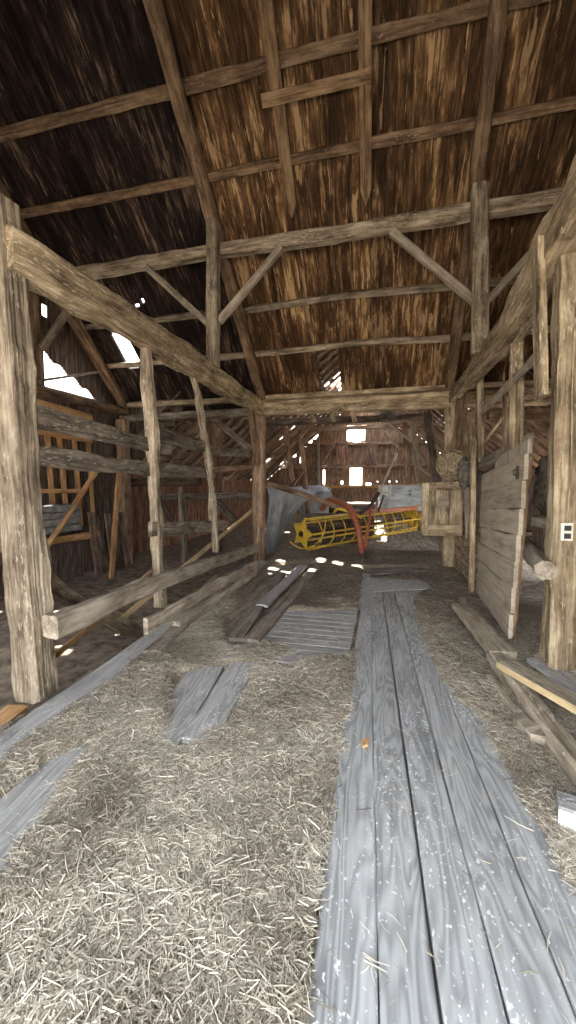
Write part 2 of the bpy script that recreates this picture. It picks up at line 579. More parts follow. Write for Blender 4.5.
RIDGE_Y = 3.3
xs = [XL - 0.15]
while xs[-1] < XR + 0.1:
    xs.append(xs[-1] + random.uniform(0.2, 0.3))
cuts = set(xs)
for h in roof_holes[:3]:
    cuts.add(h[0]); cuts.add(h[1])
xs = sorted(cuts)
mbL, mbM, mbS = MB(), MB(), MB()
for a, b in zip(xs, xs[1:]):
    if b - a < 0.015:
        continue
    mid = (a + b) / 2
    hs = [h for h in roof_holes if h[0] < mid < h[1] and h[1] - h[0] > 0.04]
    tiny = [h for h in roof_holes if a < (h[0] + h[1]) / 2 < b and h not in hs]
    strips = [(a, b)]
    if tiny:
        t = tiny[0]
        strips = [(a, t[0]), (t[0], t[1]), (t[1], b)]
    ro = (random.random() * 50, random.random() * 50, random.random() * 50)
    lift = random.uniform(0, 0.006)
    for (sa, sb) in strips:
        sm = (sa + sb) / 2
        hh = sorted((h[2], h[3]) for h in roof_holes if h[0] < sm < h[1] and (h in hs or h in tiny))
        y = RIDGE_Y
        for (h0, h1) in hh + [(7.95, 9)]:
            jj = random.uniform(-0.06, 0.06) if h1 - h0 > 0.1 and h0 < 7.9 else 0
            if h0 + jj > y:
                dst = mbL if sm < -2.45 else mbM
                A, B = RP(sm, y, 0.10 + lift), RP(sm, h0 + jj, 0.10 + lift)
                o = len(dst.v)
                dst.sweep([A, B], sb - sa - 0.007, 0.024, up=RN, rough=0, ch=0.05, rnd=(ro[0] + y, ro[1] + sm - a, ro[2]))
                A, B = RP(sm, y, 0.14), RP(sm, h0 + jj, 0.14)
                mbS.sweep([A, B], sb - sa + 0.004, 0.03, up=RN, rough=0, ch=0.02)
            y = h1 + random.uniform(-0.03, 0.03) * (1 if h1 - h0 > 0.1 else 0)
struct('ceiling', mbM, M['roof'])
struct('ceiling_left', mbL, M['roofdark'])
struct('roof', mbS, M['shingle'])
# front slope
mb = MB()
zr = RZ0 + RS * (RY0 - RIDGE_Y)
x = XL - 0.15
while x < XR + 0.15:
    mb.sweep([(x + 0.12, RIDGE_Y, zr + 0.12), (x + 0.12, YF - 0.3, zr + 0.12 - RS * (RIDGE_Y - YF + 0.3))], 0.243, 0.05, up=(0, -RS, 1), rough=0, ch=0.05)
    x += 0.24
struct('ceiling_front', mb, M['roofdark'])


# ------------------------------------------------------------------ setting: walls
def board_wall(fn_pts, n, w, mat, name, gaps=(), thick=0.025, dirv=(1, 0, 0)):
    pass


def roof_z(Y):
    return RZ0 + RS * (RY0 - Y) + 0.1 if Y >= RIDGE_Y else zr + 0.12 - RS * (RIDGE_Y - Y)


# left gable wall, vertical boards; a torn triangle above the girt and slits beside the stud
WX = XL
tri0, tri1, tri2 = PX(44, 352, WX), PX(97, 399, WX), PX(44, 385, WX)
slit = [(PX(26, 306, WX), PX(31, 382, WX)), (PX(42, 303, WX), PX(48, 318, WX))]
mb = MB()
edges = [YF]
while edges[-1] < YE:
    edges.append(edges[-1] + random.uniform(0.17, 0.24))
edges[-1] = YE
cuts = set(edges)
for a, b in slit:
    cuts.add(a.y); cuts.add(b.y)
cuts.add(tri0.y); cuts.add(tri1.y)
for k in range(1, 30):
    cuts.add(tri0.y + (tri1.y - tri0.y) * k / 30)
edges = sorted(cuts)
for a, b in zip(edges, edges[1:]):
    mid = (a + b) / 2
    top = roof_z(mid) + 0.05
    opens = []
    if tri0.y < mid < tri1.y:
        t = (mid - tri0.y) / (tri1.y - tri0.y)
        hi = tri0.z + (tri1.z - tri0.z) * t + 0.03 * math.sin(mid * 19)
        opens.append((3.22, max(hi, 3.24)))
    if 1.6 < mid < 2.7:  # out-of-view window opening, added to brighten the left bay
        opens.append((1.2, 2.2))
    for s0, s1 in slit:
        if min(s0.y, s1.y) < mid < max(s0.y, s1.y):
            opens.append((min(s0.z, s1.z), max(s0.z, s1.z)))
    z = -0.5
    ro = (random.random() * 50, random.random() * 50, random.random() * 50)
    for (o0, o1) in sorted(opens) + [(top, top + 1)]:
        if o0 > z:
            mb.sweep([(WX - 0.02, mid, z), (WX - 0.02, mid, o0)], b - a + 0.002, 0.03, up=XUP, rough=0, ch=0.04, rnd=ro)
        z = o1
struct('wall_left', mb, M['walldark'])
# right gable wall
mb = MB()
y = YF
while y < YE:
    mb.sweep([(XR, y + 0.11, -0.5), (XR, y + 0.11, roof_z(y + 0.11) + 0.1)], 0.222, 0.03, up=XUP, rough=0, ch=0.04)
    y += 0.22
struct('wall_right', mb, M['walldark'])
# front wall beside and over the open drive door
mb = MB()
x = XL
while x < XR:
    xm = x + 0.11
    z0 = 3.25 if -2.45 < xm < 1.5 else -0.5
    mb.sweep([(xm, YF, z0), (xm, YF, 3.5)], 0.222, 0.03, up=YUP, rough=0, ch=0.04)
    x += 0.22
struct('wall_front', mb, M['walldark'])

# rear shed: side walls, back wall, roof
mb = MB()
y = YE - 0.1
while y < YB:
    mb.sweep([(SX, y + 0.12, -0.5), (SX, y + 0.12, SZ + 0.08)], 0.235, 0.03, up=XUP, rough=0, ch=0.04)
    y += 0.24
struct('wall_shed_left', mb, M['redboard'])
mb = MB()
y = YE - 0.1
while y < YB:
    mb.sweep([(2 * RIDGE_X - SX, y + 0.12, -0.5), (2 * RIDGE_X - SX, y + 0.12, 0.1 if 8.0 < y < 11.0 else SZ + 0.08)], 0.242, 0.03, up=XUP, rough=0, ch=0.04)  # boards cut low: unseen side opening added to light the shed
    y += 0.24
struct('wall_shed_right', mb, M['shedboard'])
# rear corners of the bays outside the shed
mb = MB()
for x0, x1 in ((SX - 0.1, XL + 0.05), (2 * RIDGE_X - SX, XR + 0.1)):
    x = x0
    while x < x1:
        mb.sweep([(x + 0.1, YE, -0.5), (x + 0.1, YE, 3.45)], 0.21, 0.03, up=YUP, rough=0, ch=0.04)
        x += 0.2
x = XL - 0.1
while x < XR + 0.1:                               # rear wall of the barn above the lean of the shed roof
    z0 = (SZ + SS * min(x - SX, 2 * RIDGE_X - SX - x))
    if z0 < 3.35 and SX < x < 2 * RIDGE_X - SX:
        mb.sweep([(x + 0.1, YE + .02, z0 - .2), (x + 0.1, YE + .02, 3.45)], 0.21, 0.03, up=YUP, rough=0, ch=0.03)
    x += 0.2
struct('wall_rear_corners', mb, M['walldark'])


def shed_z(X):
    return SZ + SS * (X - SX) if X < RIDGE_X else SZ + SS * (2 * RIDGE_X - SX - X)


back_open = []                       # (x0, x1, z0, z1)
a, b = PY(347, 441, YB), PY(365, 425, YB)
W1 = (a.x, b.x, a.z, b.z)
a, b = PY(350, 485, YB), PY(362, 468, YB)
W2 = (a.x, b.x, a.z, b.z)
back_open += [W1, W2]
for (x0, y0, x1, y1) in ((290, 457, 296, 448), (296, 446, 299, 441), (303, 447, 307, 438), (308, 443, 312, 437), (313, 439, 318, 433), (323, 484, 325, 470), (341, 484, 343, 481), (300, 463, 303, 455), (366, 485, 371, 483)):
    a, b = PY(x0, y0, YB), PY(x1, y1, YB)
    back_open.append((a.x, b.x, a.z, b.z))
for k in range(14):
    a = PY(random.uniform(325, 405), random.choice((428, 442.5, 466, 481, 482)), YB)
    back_open.append((a.x, a.x + random.uniform(0.03, 0.09), a.z, a.z + random.uniform(0.02, 0.05)))
cuts = set()
x = SX
while x < 2 * RIDGE_X - SX:
    cuts.add(x); x += random.uniform(0.18, 0.26)
cuts.add(2 * RIDGE_X - SX)
for o in back_open:
    cuts.add(o[0]); cuts.add(o[1])
edges = sorted(cuts)
mb = MB()
for a, b in zip(edges, edges[1:]):
    mid = (a + b) / 2
    top = shed_z(mid) + 0.08
    z = -0.5
    ro = (random.random() * 50, random.random() * 50, random.random() * 50)
    for (o0, o1) in sorted((o[2], o[3]) for o in back_open if o[0] < mid < o[1]) + [(top, top + 1)]:
        if o0 > z:
            mb.sweep([(mid, YB, z), (mid, YB, o0)], b - a + 0.002, 0.03, up=YUP, rough=0, ch=0.03, rnd=ro)
        z = max(z, o1)
struct('wall_back', mb, M['shed'])

# shed roof sheathing: boards run from front to back, some missing
shed_holes = []                      # (x, y, half width in y)
for (a, b, hw) in ((275, 568, .09), (285, 571, .08), (286, 576, .1), (305, 573, .13), (278, 579, .08), (296, 581, .14), (284, 563, .07), (323, 561, .09), (338, 565, .16), (354, 567, .08), (312, 585, .05), (271, 573, .05)):
    q = on_left_slope(PZ(a, b), -SUN_DIR)
    shed_holes.append((q.x, q.y, hw))
for (a, b, hw) in ((268, 462, .28), (283, 441, .2), (292, 432, .12), (282, 465, .18), (281, 474, .16), (199, 482, .16), (250, 484, .14), (225, 479, .1), (214, 488, .1), (262, 470, .1)):
    q = on_left_slope(EYE, ray(a, b))
    shed_holes.append((q.x, q.y, hw))
for (X, Y, Z, hw) in ((-2.35, 6.15, .62, .1), (-2.35, 6.5, .62, .12), (-2.35, 6.8, .62, .08), (-2.5, 6.3, .25, .1), (-1.15, 12.3, 1.05, .3), (-0.75, 12.4, 1.05, .3), (-0.3, 12.4, 1.05, .25), (-1.0, 12.55, 1.05, .3), (-0.55, 12.5, 1.05, .3)):
    q = on_left_slope(Vector((X, Y, Z)), -SUN_DIR)
    shed_holes.append((q.x, q.y, hw))


def valley_y(X):
    """where the shed roof meets the rear slope of the main roof"""
    return min(YE - 0.12, RY0 - (shed_z(X) - RZ0 - 0.15) / RS)


mb = MB()
dx = 0.16
n = int((RIDGE_X - SX + 0.4) / dx)
for i in range(n + 1):
    x0 = SX - 0.35 + i * dx
    xm = x0 + dx / 2
    z = SZ + SS * (xm - SX) + 0.13
    iv = sorted((h[1] - h[2], h[1] + h[2]) for h in shed_holes if abs(h[0] - xm) < dx * 0.5)
    y = valley_y(xm) if xm < RIDGE_X else 6.2
    ro = (random.random() * 50, random.random() * 50, random.random() * 50)
    if -1.8 < xm < -0.95:  # hidden strip near the ridge left open to brighten the shed
        iv = sorted(iv + [(14.6, 19.5)])
    for (h0, h1) in iv + [(YB + 0.3, 99)]:
        if h0 > y:
            mb.sweep([(xm, y, z), (xm, h0, z)], dx * 1.25 + 0.004, 0.025, up=SN, rough=0, ch=0.03, rnd=ro)
        y = max(y, h1)
for i in range(n + 1):                                  # right slope, sound
    xm = 2 * RIDGE_X - (SX - 0.35 + i * dx + dx / 2)
    z = shed_z(xm) + 0.13
    for (h0, h1) in [(valley_y(xm), YB + .3)]:
        mb.sweep([(xm, h0, z), (xm, h1, z)], dx * 1.25 + 0.004, 0.025, up=(SS, 0, 1), rough=0, ch=0.03)
struct('ceiling_shed', mb, M['shedboard'])

# ------------------------------------------------------------------ main roof timbers
G = None
tm('roof_rafter', 'long squared roof rafter rising from the left end of the rear tie beam', 'rafter', [RP(-2.38, 7.75, -0.06), RP(-2.42, 3.4, -0.06)], 0.17, 0.15, 'rafter', up=RN)
tm('roof_rafter', 'long squared roof rafter passing behind the right upright purlin post', 'rafter', [RP(1.16, 7.75, -0.06), RP(0.98, 3.4, -0.06)], 0.16, 0.15, 'rafter', up=RN)
tm('roof_rafter', 'dark end rafter against the left gable above the torn triangular opening', 'rafter', [RP(-5.55, 7.75, -0.06), RP(-5.5, 3.4, -0.06)], 0.19, 0.16, 'rafter', up=RN)
for Y, w, lab, x0, x1, bd in ((4.45, 0.13, 'uppermost horizontal roof purlin, a long board crossing behind the hanging boards', XL, XR, 0),
                      (5.07, 0.115, 'second horizontal roof purlin down, just above the lower tips of the hanging boards', XL, XR, 0),
                      (6.38, 0.10, 'bowed roof purlin just below the braced purlin beam', XL, XR, 0.0),
                      (6.98, 0.10, 'lowest bowed roof purlin, above the gap in the roof boards', XL, XR, 0.0)):
    tm('roof_purlin', lab, 'purlin', [RP(x0, Y, 0.052), RP(-2.0, Y + .01, 0.047), RP(-0.6, Y - 0.03 if Y > 6 else Y, 0.047), RP(0.9, Y + .01, 0.047), RP(x1, Y, 0.052)], w, 0.07, 'hewn' if Y > 6 else 'rafter', up=RN, rough=0.004, group=G)

# hanging boards nailed under the roof
def board_on_roof(name, label, p0, p1, w, off, point=True, mat='hanger'):
    A, B = PR(*p0, off), PR(*p1, off)
    d = (B - A).normalized()
    s = d.cross(RN).normalized()
    h = w / 2
    poly = [A - s * h, A + s * h, B + s * h]
    if point:
        poly += [B + d * 0.17 - s * h * 0.05, B + d * 0.09 - s * h * .5]
    poly += [B - s * h]
    mb = MB()
    mb.prism(poly, -RN * 0.03)
    # grain along the board
    mb.g = [((v - A).dot(d) + 3 + w * 7, (v - A).dot(s) + p0[0], (v - A).dot(RN)) for v in mb.v]
    o = mb.build(name, M[mat], origin=B)
    return tag(o, label, 'board')


board_on_roof('hanging_board', 'loose vertical roof board with pointed tip, left of the two hanging', (258, -60), (291, 203), 0.145, -0.0)
board_on_roof('hanging_board', 'loose vertical roof board with pointed tip, right of the two hanging', (365, -60), (366, 190), 0.135, -0.0)
board_on_roof('cross_board', 'short slanting board nailed across the two hanging roof boards', (262, 101), (371, 75), 0.12, -0.035, point=False)

# braced purlin beam on two posts
tm('purlin_beam', 'long squared purlin beam carrying the rafters, braced from two upright posts', 'beam', [(XL + .1, 5.47, 4.88), (-2.45, 5.46, 4.92), (-0.7, 5.45, 4.885), (1.15, 5.45, 4.915), (XR, 5.44, 4.89)], 0.16, 0.17, 'hewn', rough=0.007)
a, b = PY(213, 222, 5.28), PY(480, 186, 5.28)
c = PY(213, 340, 5.28)
tm('purlin_post', 'upright post standing on the left side beam under the purlin beam', 'post', [(c.x, 5.28, 3.22), (a.x, 5.28, a.z)], 0.165, 0.165, 'hewn', up=YUP)
c = PY(480, 330, 5.28)
tm('purlin_post', 'upright post standing on the right side beam under the purlin beam', 'post', [(c.x, 5.28, 3.12), (b.x, 5.28, b.z)], 0.18, 0.165, 'hewn', up=YUP)
for lab, p0, p1 in (('diagonal brace rising left from the left purlin post', (208, 324), (147, 268)),
                    ('diagonal brace rising right from the left purlin post', (219, 322), (281, 248)),
                    ('diagonal brace rising left from the right purlin post, pale lower face', (474, 301), (392, 232)),
                    ('diagonal brace rising right from the right purlin post towards the side beam', (487, 302), (556, 226))):
    tm('purlin_brace', lab, 'brace', [PY(*p0, 5.32), PY(*p1, 5.40)], 0.09, 0.10, 'pale', up=YUP, rough=0.003)

# ------------------------------------------------------------------ drive frame
tm('timber_post', 'massive hewn post nearest on the left with a notch near its foot', 'post', [(-2.40, 2.22, 0.0), (-2.435, 2.22, 0.6), (-2.53, 2.23, 2.2), (-2.60, 2.24, 3.46)], 0.21, 0.23, 'hewn', up=YUP, rough=0.012, step=0.08)
tm('side_beam', 'heavy hewn side beam running back from the nearest left post', 'beam', [(-2.52, 2.2, 3.11), (-2.44, 2.9, 3.10), (-2.40, 4.5, 3.09), (-2.42, 7.6, 3.075)], 0.22, 0.29, 'dusty', rough=0.013, step=0.08)
tm('timber_post', 'square brown post at the left end of the rear tie beam', 'post', [(-2.46, 7.62, -0.05), (-2.46, 7.62, 2.97)], 0.23, 0.23, 'shed', up=YUP, rough=0.007)
tm('knee_brace', 'flat knee brace fixed to the brown rear post beneath the left side beam', 'brace', [(-2.43, 7.44, 1.95), (-2.44, 7.1, 2.95)], 0.1, 0.16, 'rafter', up=YUP)
tm('tie_beam', 'thick rear tie beam across the drive under the roof eave', 'beam', [(-2.35, 7.66, 3.10), (XR - .05, 7.66, 3.06)], 0.24, 0.28, 'dusty', rough=0.009)
tm('tie_beam', 'thinner tie beam running left from the brown rear post over the left bay', 'beam', [(XL + .05, 7.66, 3.0), (-2.57, 7.66, 3.03)], 0.2, 0.16, 'rail', rough=0.006)
tm('eave_plate', 'eave plate timber lying on the rear tie beam below the roof boards', 'beam', [(XL, 7.66, 3.29), (XR, 7.66, 3.29)], 0.2, 0.09, 'dusty', rough=0.004)
XRT = 1.18
tm('timber_post', 'massive dusty post nearest on the right carrying the electrical outlet', 'post', [(1.395, 3.24, 0.0), (1.385, 3.24, 1.6), (1.365, 3.24, 3.10)], 0.36, 0.2, 'dusty', up=YUP, rough=0.008, step=0.08)
tm('side_beam', 'heavy rough side beam running back over the nearest right post', 'beam', [(1.22, 2.2, 3.42), (1.22, 3.3, 3.29), (1.22, 4.4, 3.07), (1.2, 5.6, 3.06), (1.2, 7.6, 3.09)], 0.24, 0.39, 'dusty', rough=0.016, taper=0.5, step=0.08)
tm('splice_board', 'short upright splice board hanging on the left face of the nearest right post', 'board', [PX(541, 398, 1.1), PX(541, 238, 1.1) + Vector((0, .05, 0))], 0.14, 0.05, 'dusty', up=XUP, rough=0.0025)
tm('timber_post', 'square brown post at the right end of the drive under the rear tie beam', 'post', [(1.22, 7.62, -0.05), (1.2, 7.62, 2.93)], 0.22, 0.2, 'dusty', up=YUP)
tm('knee_brace', 'slanting board brace in front of the right rear post under the side beam', 'brace', [PY(454, 450, 7.2), PY(464, 380, 7.1)], 0.11, 0.05, 'rafter', up=YUP)

# ------------------------------------------------------------------ rear shed timbers
y = YE + 0.75
k = 0
while y < YB - 0.1:
    for s, nm in ((-1, 'left'), (1, 'right')):
        xe = SX if s < 0 else 2 * RIDGE_X - SX
        zc = 0.02
        A = Vector((xe, y, SZ + zc)); B = Vector((RIDGE_X, y, SZ + SS * (RIDGE_X - SX) + zc))
        tm('shed_rafter', f'{ORD[k]} bare rafter behind the tie beam on the {nm} slope of the rear shed', 'rafter', [A, B], 0.085, 0.10, 'shed', up=(0, 0, 1), rough=0.003, group=f'bare rafters of the rear shed {nm} slope', step=0.5)
    y += 0.62
    k += 1

def framed(name, label, cat, p0, p1, Y, w, mat='shed', h=None):
    A, B = PY(*p0, Y), PY(*p1, Y)
    if cat == 'post':                      # posts stand on the floor
        A = B + (A - B) * (B.z / (B.z - A.z))
    return tm(name, label, cat, [A, B], w, h or w, mat, up=YUP, rough=0.004)


framed('shed_post', 'slanting shed post left of the grey tarpaulin hump, leaning outwards', 'post', (294, 492), (284, 424), 13.2, 0.16)
framed('shed_post', 'thin upright shed post just right of the slanting one at the left', 'post', (306, 492), (300, 430), 13.5, 0.15)
framed('shed_post', 'pale sunlit stud of the shed back wall at the left', 'post', (319, 488), (318, 437), 19.75, 0.15, 'pale')
framed('shed_post', 'reddish shed post right of the bright windows, behind the blue-grey box', 'post', (409, 485), (404, 421), 14.9, 0.19)
framed('shed_post', 'pale grey shed post beside the reddish one above the blue-grey box', 'post', (419, 486), (412, 416), 14.6, 0.19, 'pale')
framed('shed_post', 'dark shed post nearest on the right, left of the brown rear post', 'post', (438, 482), (427, 412), 9.6, 0.2, 'walldark')
framed('shed_girt', 'upper horizontal girt on the shed back wall under the upper window', 'girt', (285, 446), (425, 442), 19.88, 0.14)
framed('shed_girt', 'middle horizontal girt on the shed back wall above the lower window', 'girt', (282, 468), (425, 465), 19.88, 0.14)
framed('shed_girt', 'low horizontal girt on the shed back wall under the lower window', 'girt', (282, 487), (425, 486), 19.88, 0.14, 'orange')
framed('shed_tie', 'high shed tie beam crossing in front of the upper window', 'beam', (288, 431), (430, 424), 17.5, 0.18)
framed('shed_tie', 'dark shed cross beam close behind the rear tie beam', 'beam', (268, 423), (425, 417), 10.2, 0.16, 'walldark')
for lab, a, b, Y in (('slanting brace left of the reddish hatch on the back wall', (322, 465), (336, 443), 19.8),
                     ('slanting brace at the foot of the pale back wall stud', (306, 488), (318, 471), 19.8),
                     ('slanting brace low between the left shed posts', (287, 492), (304, 470), 12.2),
                     ('slanting brace at the top of the left shed posts', (290, 447), (312, 424), 12.2),
                     ('pale slanting brace hanging by the reddish right shed post', (398, 447), (385, 430), 12.0),
                     ('long slanting brace from the brush clump to the pale grey shed post', (412, 441), (388, 422), 11.0),
                     ('slanting brace crossing right of the pale grey shed post', (419, 467), (437, 481), 14.4)):
    framed('shed_brace', lab, 'brace', a, b, Y, 0.09, 'pale' if 'pale' in lab else 'shed')


def hatch(label, x0, y0, x1, y1, mat):
    a, b = PY(x0, y1, 19.86), PY(x1, y0, 19.86)
    e = empty('wall_hatch', ((a.x + b.x) / 2, 19.86, a.z), label, 'hatch')
    m = MB()
    n = 3
    w = (b.x - a.x) / n
    for i in range(n):
        m.sweep([(a.x + w * (i + .5), 19.86, a.z), (a.x + w * (i + .5), 19.86, b.z)], w, 0.03, up=YUP, rough=0, ch=0.1)
    m.build('panel', M[mat], e)
    m = MB()
    for (p, q) in (((a.x, a.z), (b.x, a.z)), ((b.x, a.z), (b.x, b.z)), ((b.x, b.z), (a.x, b.z)), ((a.x, b.z), (a.x, a.z))):
        m.sweep([(p[0], 19.82, p[1]), (q[0], 19.82, q[1])], 0.08, 0.05, up=YUP, rough=0)
    m.build('frame', M['shedboard'], e)


hatch('reddish board hatch on the shed back wall left of the windows', 337, 443, 347, 465, 'redboard')
hatch('dark framed board hatch on the shed back wall right of the windows', 366, 443, 377, 465, 'shedboard')

for k, px in enumerate((311, 331, 352)):
    lab = ['first', 'second', 'third'][k]
    tm('beam_peg', f'{lab} short peg from the left hanging under the rear tie beam', 'peg', [PY(px + 3, 422, 7.76), PY(px, 409, 7.70)], 0.07, 0.07, 'dusty', rough=0.003, group='pegs under the tie beam')

# dried brush clump tucked under the tie beam
mb = MB()
c0 = PY(388, 415, 7.75)
for i in range(420):
    d = Vector((random.gauss(0, 1), random.gauss(0, .6), random.gauss(0, .6))).normalized()
    p = c0 + Vector((random.gauss(0, .06), random.gauss(0, .035), random.gauss(0, .028)))
    mb.tube([p, p + d * random.uniform(0.04, 0.12)], 0.004, 3)
tag(mb.build('brush_clump', M['cloth'], origin=c0), 'tangled dry brush clump tucked under the rear tie beam', 'brush clump')

# ------------------------------------------------------------------ left bay
WL = XL + 0.12
tm('wall_girt', 'dark girt along the left gable below the torn triangular opening', 'girt', [PX(20, 385, WL + .02), PX(125, 412, WL + .02)], 0.16, 0.16, 'rafter', rough=0.006)
a = PX(38, 395, WL)
tm('wall_stud', 'dark stud of the left gable beside the bright slits', 'post', [(WL, a.y, 3.3), (WL, a.y - .02, 5.35)], 0.15, 0.12, 'rafter', up=YUP)
tm('gable_brace', 'slanting brace rising right from the left gable stud', 'brace', [PX(42, 348, WL + .1), PX(80, 293, WL + .35)], 0.11, 0.1, 'hewn', up=XUP)
tm('nailing_strip', 'thin strip crossing the torn triangular opening of the left gable', 'strip', [PX(44, 380, WL - .02), PX(100, 372, WL - .02)], 0.03, 0.05, 'hewn', rough=0.002)
tm('corner_post', 'brown corner post of the left gable behind the fence rails', 'post', [(-5.5, 7.45, -0.25), (-5.5, 7.45, 2.95)], 0.22, 0.22, 'shed', up=YUP)
tm('orange_board', 'new orange board nailed flat along the left gable just below the dark girt', 'board', [PX(28, 402, WL + .04), PX(92, 420, WL + .04)], 0.03, 0.2, 'orange', rough=0.002)
e = empty('slat_rack', tuple(PX(70, 527, WL + .06)), 'new orange rack of upright slats and cross battens on the left gable', 'slat rack')
for t, bt in (((47, 433), (53, 508)), ((59, 434), (66, 508)), ((74, 436), (81, 526)), ((88, 438), (94, 527))):
    m = MB(); m.sweep([PX(*bt, WL + .06), PX(*t, WL + .06)], 0.1, 0.03, up=XUP, rough=0.002); m.build('slat', M['orange'], e)
m = MB(); m.sweep([PX(36, 491, WL + .09), PX(80, 491, WL + .09)], 0.03, 0.075, rough=0.002); m.build('batten', M['orange'], e)
m = MB(); m.sweep([PX(30, 430, WL + .09), PX(92, 441, WL + .09)], 0.03, 0.09, rough=0.002); m.build('batten', M['orange'], e)
tm('orange_board', 'orange sill board under the grey slab stack on the left gable', 'board', [PX(-6, 549, WL + .12), PX(98, 534, WL + .12)], 0.1, 0.13, 'orange', rough=0.003)
tm('prop_board', 'slanting orange-brown prop leaning in front of the orange slats', 'board', [PX(46, 548, WL + .35), PX(97, 470, WL + .25)], 0.04, 0.11, 'orange', up=XUP, rough=0.002)
tm('prop_board', 'upright light brown prop board left of the brown corner post', 'board', [PX(110, 594, WL + .6), PX(119, 470, WL + .5)], 0.11, 0.05, 'orange', up=XUP, rough=0.003)
p0 = PX(58, 534, WL + .18)
zz = p0.z + 0.03
for k in range(4):
    hh = 0.12
    tm('grey_slab', ['bottom', 'second', 'third', 'top'][k] + ' grey slab of the stack on the orange sill', 'slab', [(WL + .2, p0.y - 0.55, zz + hh / 2), (WL + .2, p0.y + 0.42 - 0.05 * (k % 2), zz + hh / 2)], 0.2, hh - 0.004, 'stone', rough=0.006, group='grey slabs on the orange sill')
    zz += hh
# old boards leaning low against the left gable
for k in range(5):
    yy = 6.35 + 0.23 * k
    tm('leaning_board', f'{ORD[k]} dark upright board from the left leaning low on the left gable', 'board', [(WL + .28, yy, -0.25), (WL + .1, yy + .05, 0.9 + 0.12 * random.random())], 0.17, 0.03, 'walldark' if k % 2 else 'shedboard', up=XUP, rough=0.003, group='dark boards low on the left gable')

# fence rails between the nearest left post and the brown rear post
def rail(label, p0, p1, X0, X1, h, w=0.05, mat='rail', bend=0.0, rough=0.005, name='fence_rail', mid=None):
    pts = [PX(*p0, X0)] + ([PX(*mid, (X0 + X1) / 2)] if mid else []) + [PX(*p1, X1)]
    return tm(name, label, 'rail', pts, w, h, mat, rough=rough, bend=bend, step=0.1)


rail('top fence rail from the nearest left post, ending square past the pole', (35, 418), (170, 449), -2.45, -2.5, 0.155, mid=(100, 433))
rail('second fence rail from the nearest left post, sagging long board', (36, 456), (214, 474), -2.45, -2.52, 0.15, mid=(120, 466))
rail('short upper fence rail between the pole and the crooked stick', (154, 434), (204, 447), -2.44, -2.46, 0.16)
tm('fence_rail', 'level rail from the crooked stick to the brown rear post', 'rail', [PX(206, 451, -2.56), PX(256, 454, -2.56)], 0.05, 0.15, 'rail', rough=0.004)
tm('fence_rail', 'thin level rail below, between the crooked stick and the brown rear post', 'rail', [PX(212, 470, -2.56), PX(256, 466, -2.56)], 0.05, 0.09, 'shed', rough=0.004)
framed('cross_rail', 'long level cross rail far behind the pole in the left bay', 'rail', (164, 497), (256, 496), 8.2, 0.16, 'rail')
framed('cross_rail', 'dark level cross rail behind the stakes of the left bay', 'rail', (60, 484), (200, 481), 8.6, 0.2, 'walldark')
framed('shed_post', 'post behind the crooked stick standing at the rear of the left bay', 'post', (217, 540), (216, 372), 8.4, 0.22, 'rafter')
framed('shed_brace', 'slanting brace between the bay post and the brown rear post', 'brace', (212, 418), (250, 449), 8.2, 0.13, 'rail')
framed('shed_brace', 'dark slanting brace low behind the pole in the left bay', 'brace', (160, 497), (172, 522), 8.6, 0.1, 'walldark')
framed('shed_brace', 'slanting brace low beside the bay post in the left bay', 'brace', (217, 500), (236, 522), 8.3, 0.13, 'rail')
rail('short thick low rail board with rounded end at the pole', (150, 530), (226, 525), -2.44, -2.5, 0.17)
tm('fence_pole', 'crooked bark-worn pole hanging from the left side beam to the floor', 'pole', [PX(160, 606, -2.5), PX(156, 520, -2.47), PX(151, 430, -2.45), PX(146, 344, -2.42)], 0.115, 0.1, 'hewn', up=YUP, rough=0.01, step=0.08)
tm('fence_pole', 'thin crooked stick leaning on the rails near the brown rear post', 'pole', [PX(215, 552, -2.45), PX(211, 482, -2.45), PX(203, 425, -2.45), PX(194, 377, -2.45)], 0.1, 0.07, 'hewn', up=YUP, rough=0.012, step=0.07)
framed('fence_stake', 'short dark stake standing between the pole and the crooked stick', 'stake', (184, 562), (181, 487), 7.3, 0.11, 'rail')
rail('heavy bottom rail beam from the nearest left post to the brown rear post', (50, 627), (256, 548), -2.26, -2.36, 0.16, 0.13, 'pale', rough=0.010, mid=(150, 585))
tm('slanting_plank', 'thick brown plank slanting down from the nearest left post behind the bottom rail', 'plank', [PX(33, 576, -2.42) , PX(100, 616, -2.75), PX(143, 634, -3.0)], 0.06, 0.16, 'hewn', rough=0.006)
tm('thin_plank', 'bright thin plank leaning long across the rear of the left bay', 'plank', [PX(120, 620, -3.0), PX(255, 508, -2.62)], 0.03, 0.07, 'sawn_sunlit', rough=0.002)  # sunlight on this plank is put into its bright yellow colour
tm('thin_plank', 'thin orange stick on the bay floor under the bottom rail', 'stick', [PX(54, 656, -2.72), PX(104, 616, -2.95)], 0.035, 0.05, 'orange', rough=0.002)
tm('thin_plank', 'thin reddish stick lying behind the pole in the left bay', 'stick', [PX(135, 585, -3.0), PX(158, 565, -2.95)], 0.03, 0.04, 'redboard', rough=0.002)
tm('thin_plank', 'thin pale stick lying along the drive edge beside the nearest left post', 'stick', [PZ(36, 716, .03), PZ(92, 672, .03)], 0.04, 0.03, 'brownplank', rough=0.003)
tm('fallen_plank', 'short orange-brown plank end lying left of the nearest left post foot', 'plank', [PZ(-26, 742, -.02), PZ(18, 708, -.02)], 0.14, 0.04, 'orange', rough=0.003)

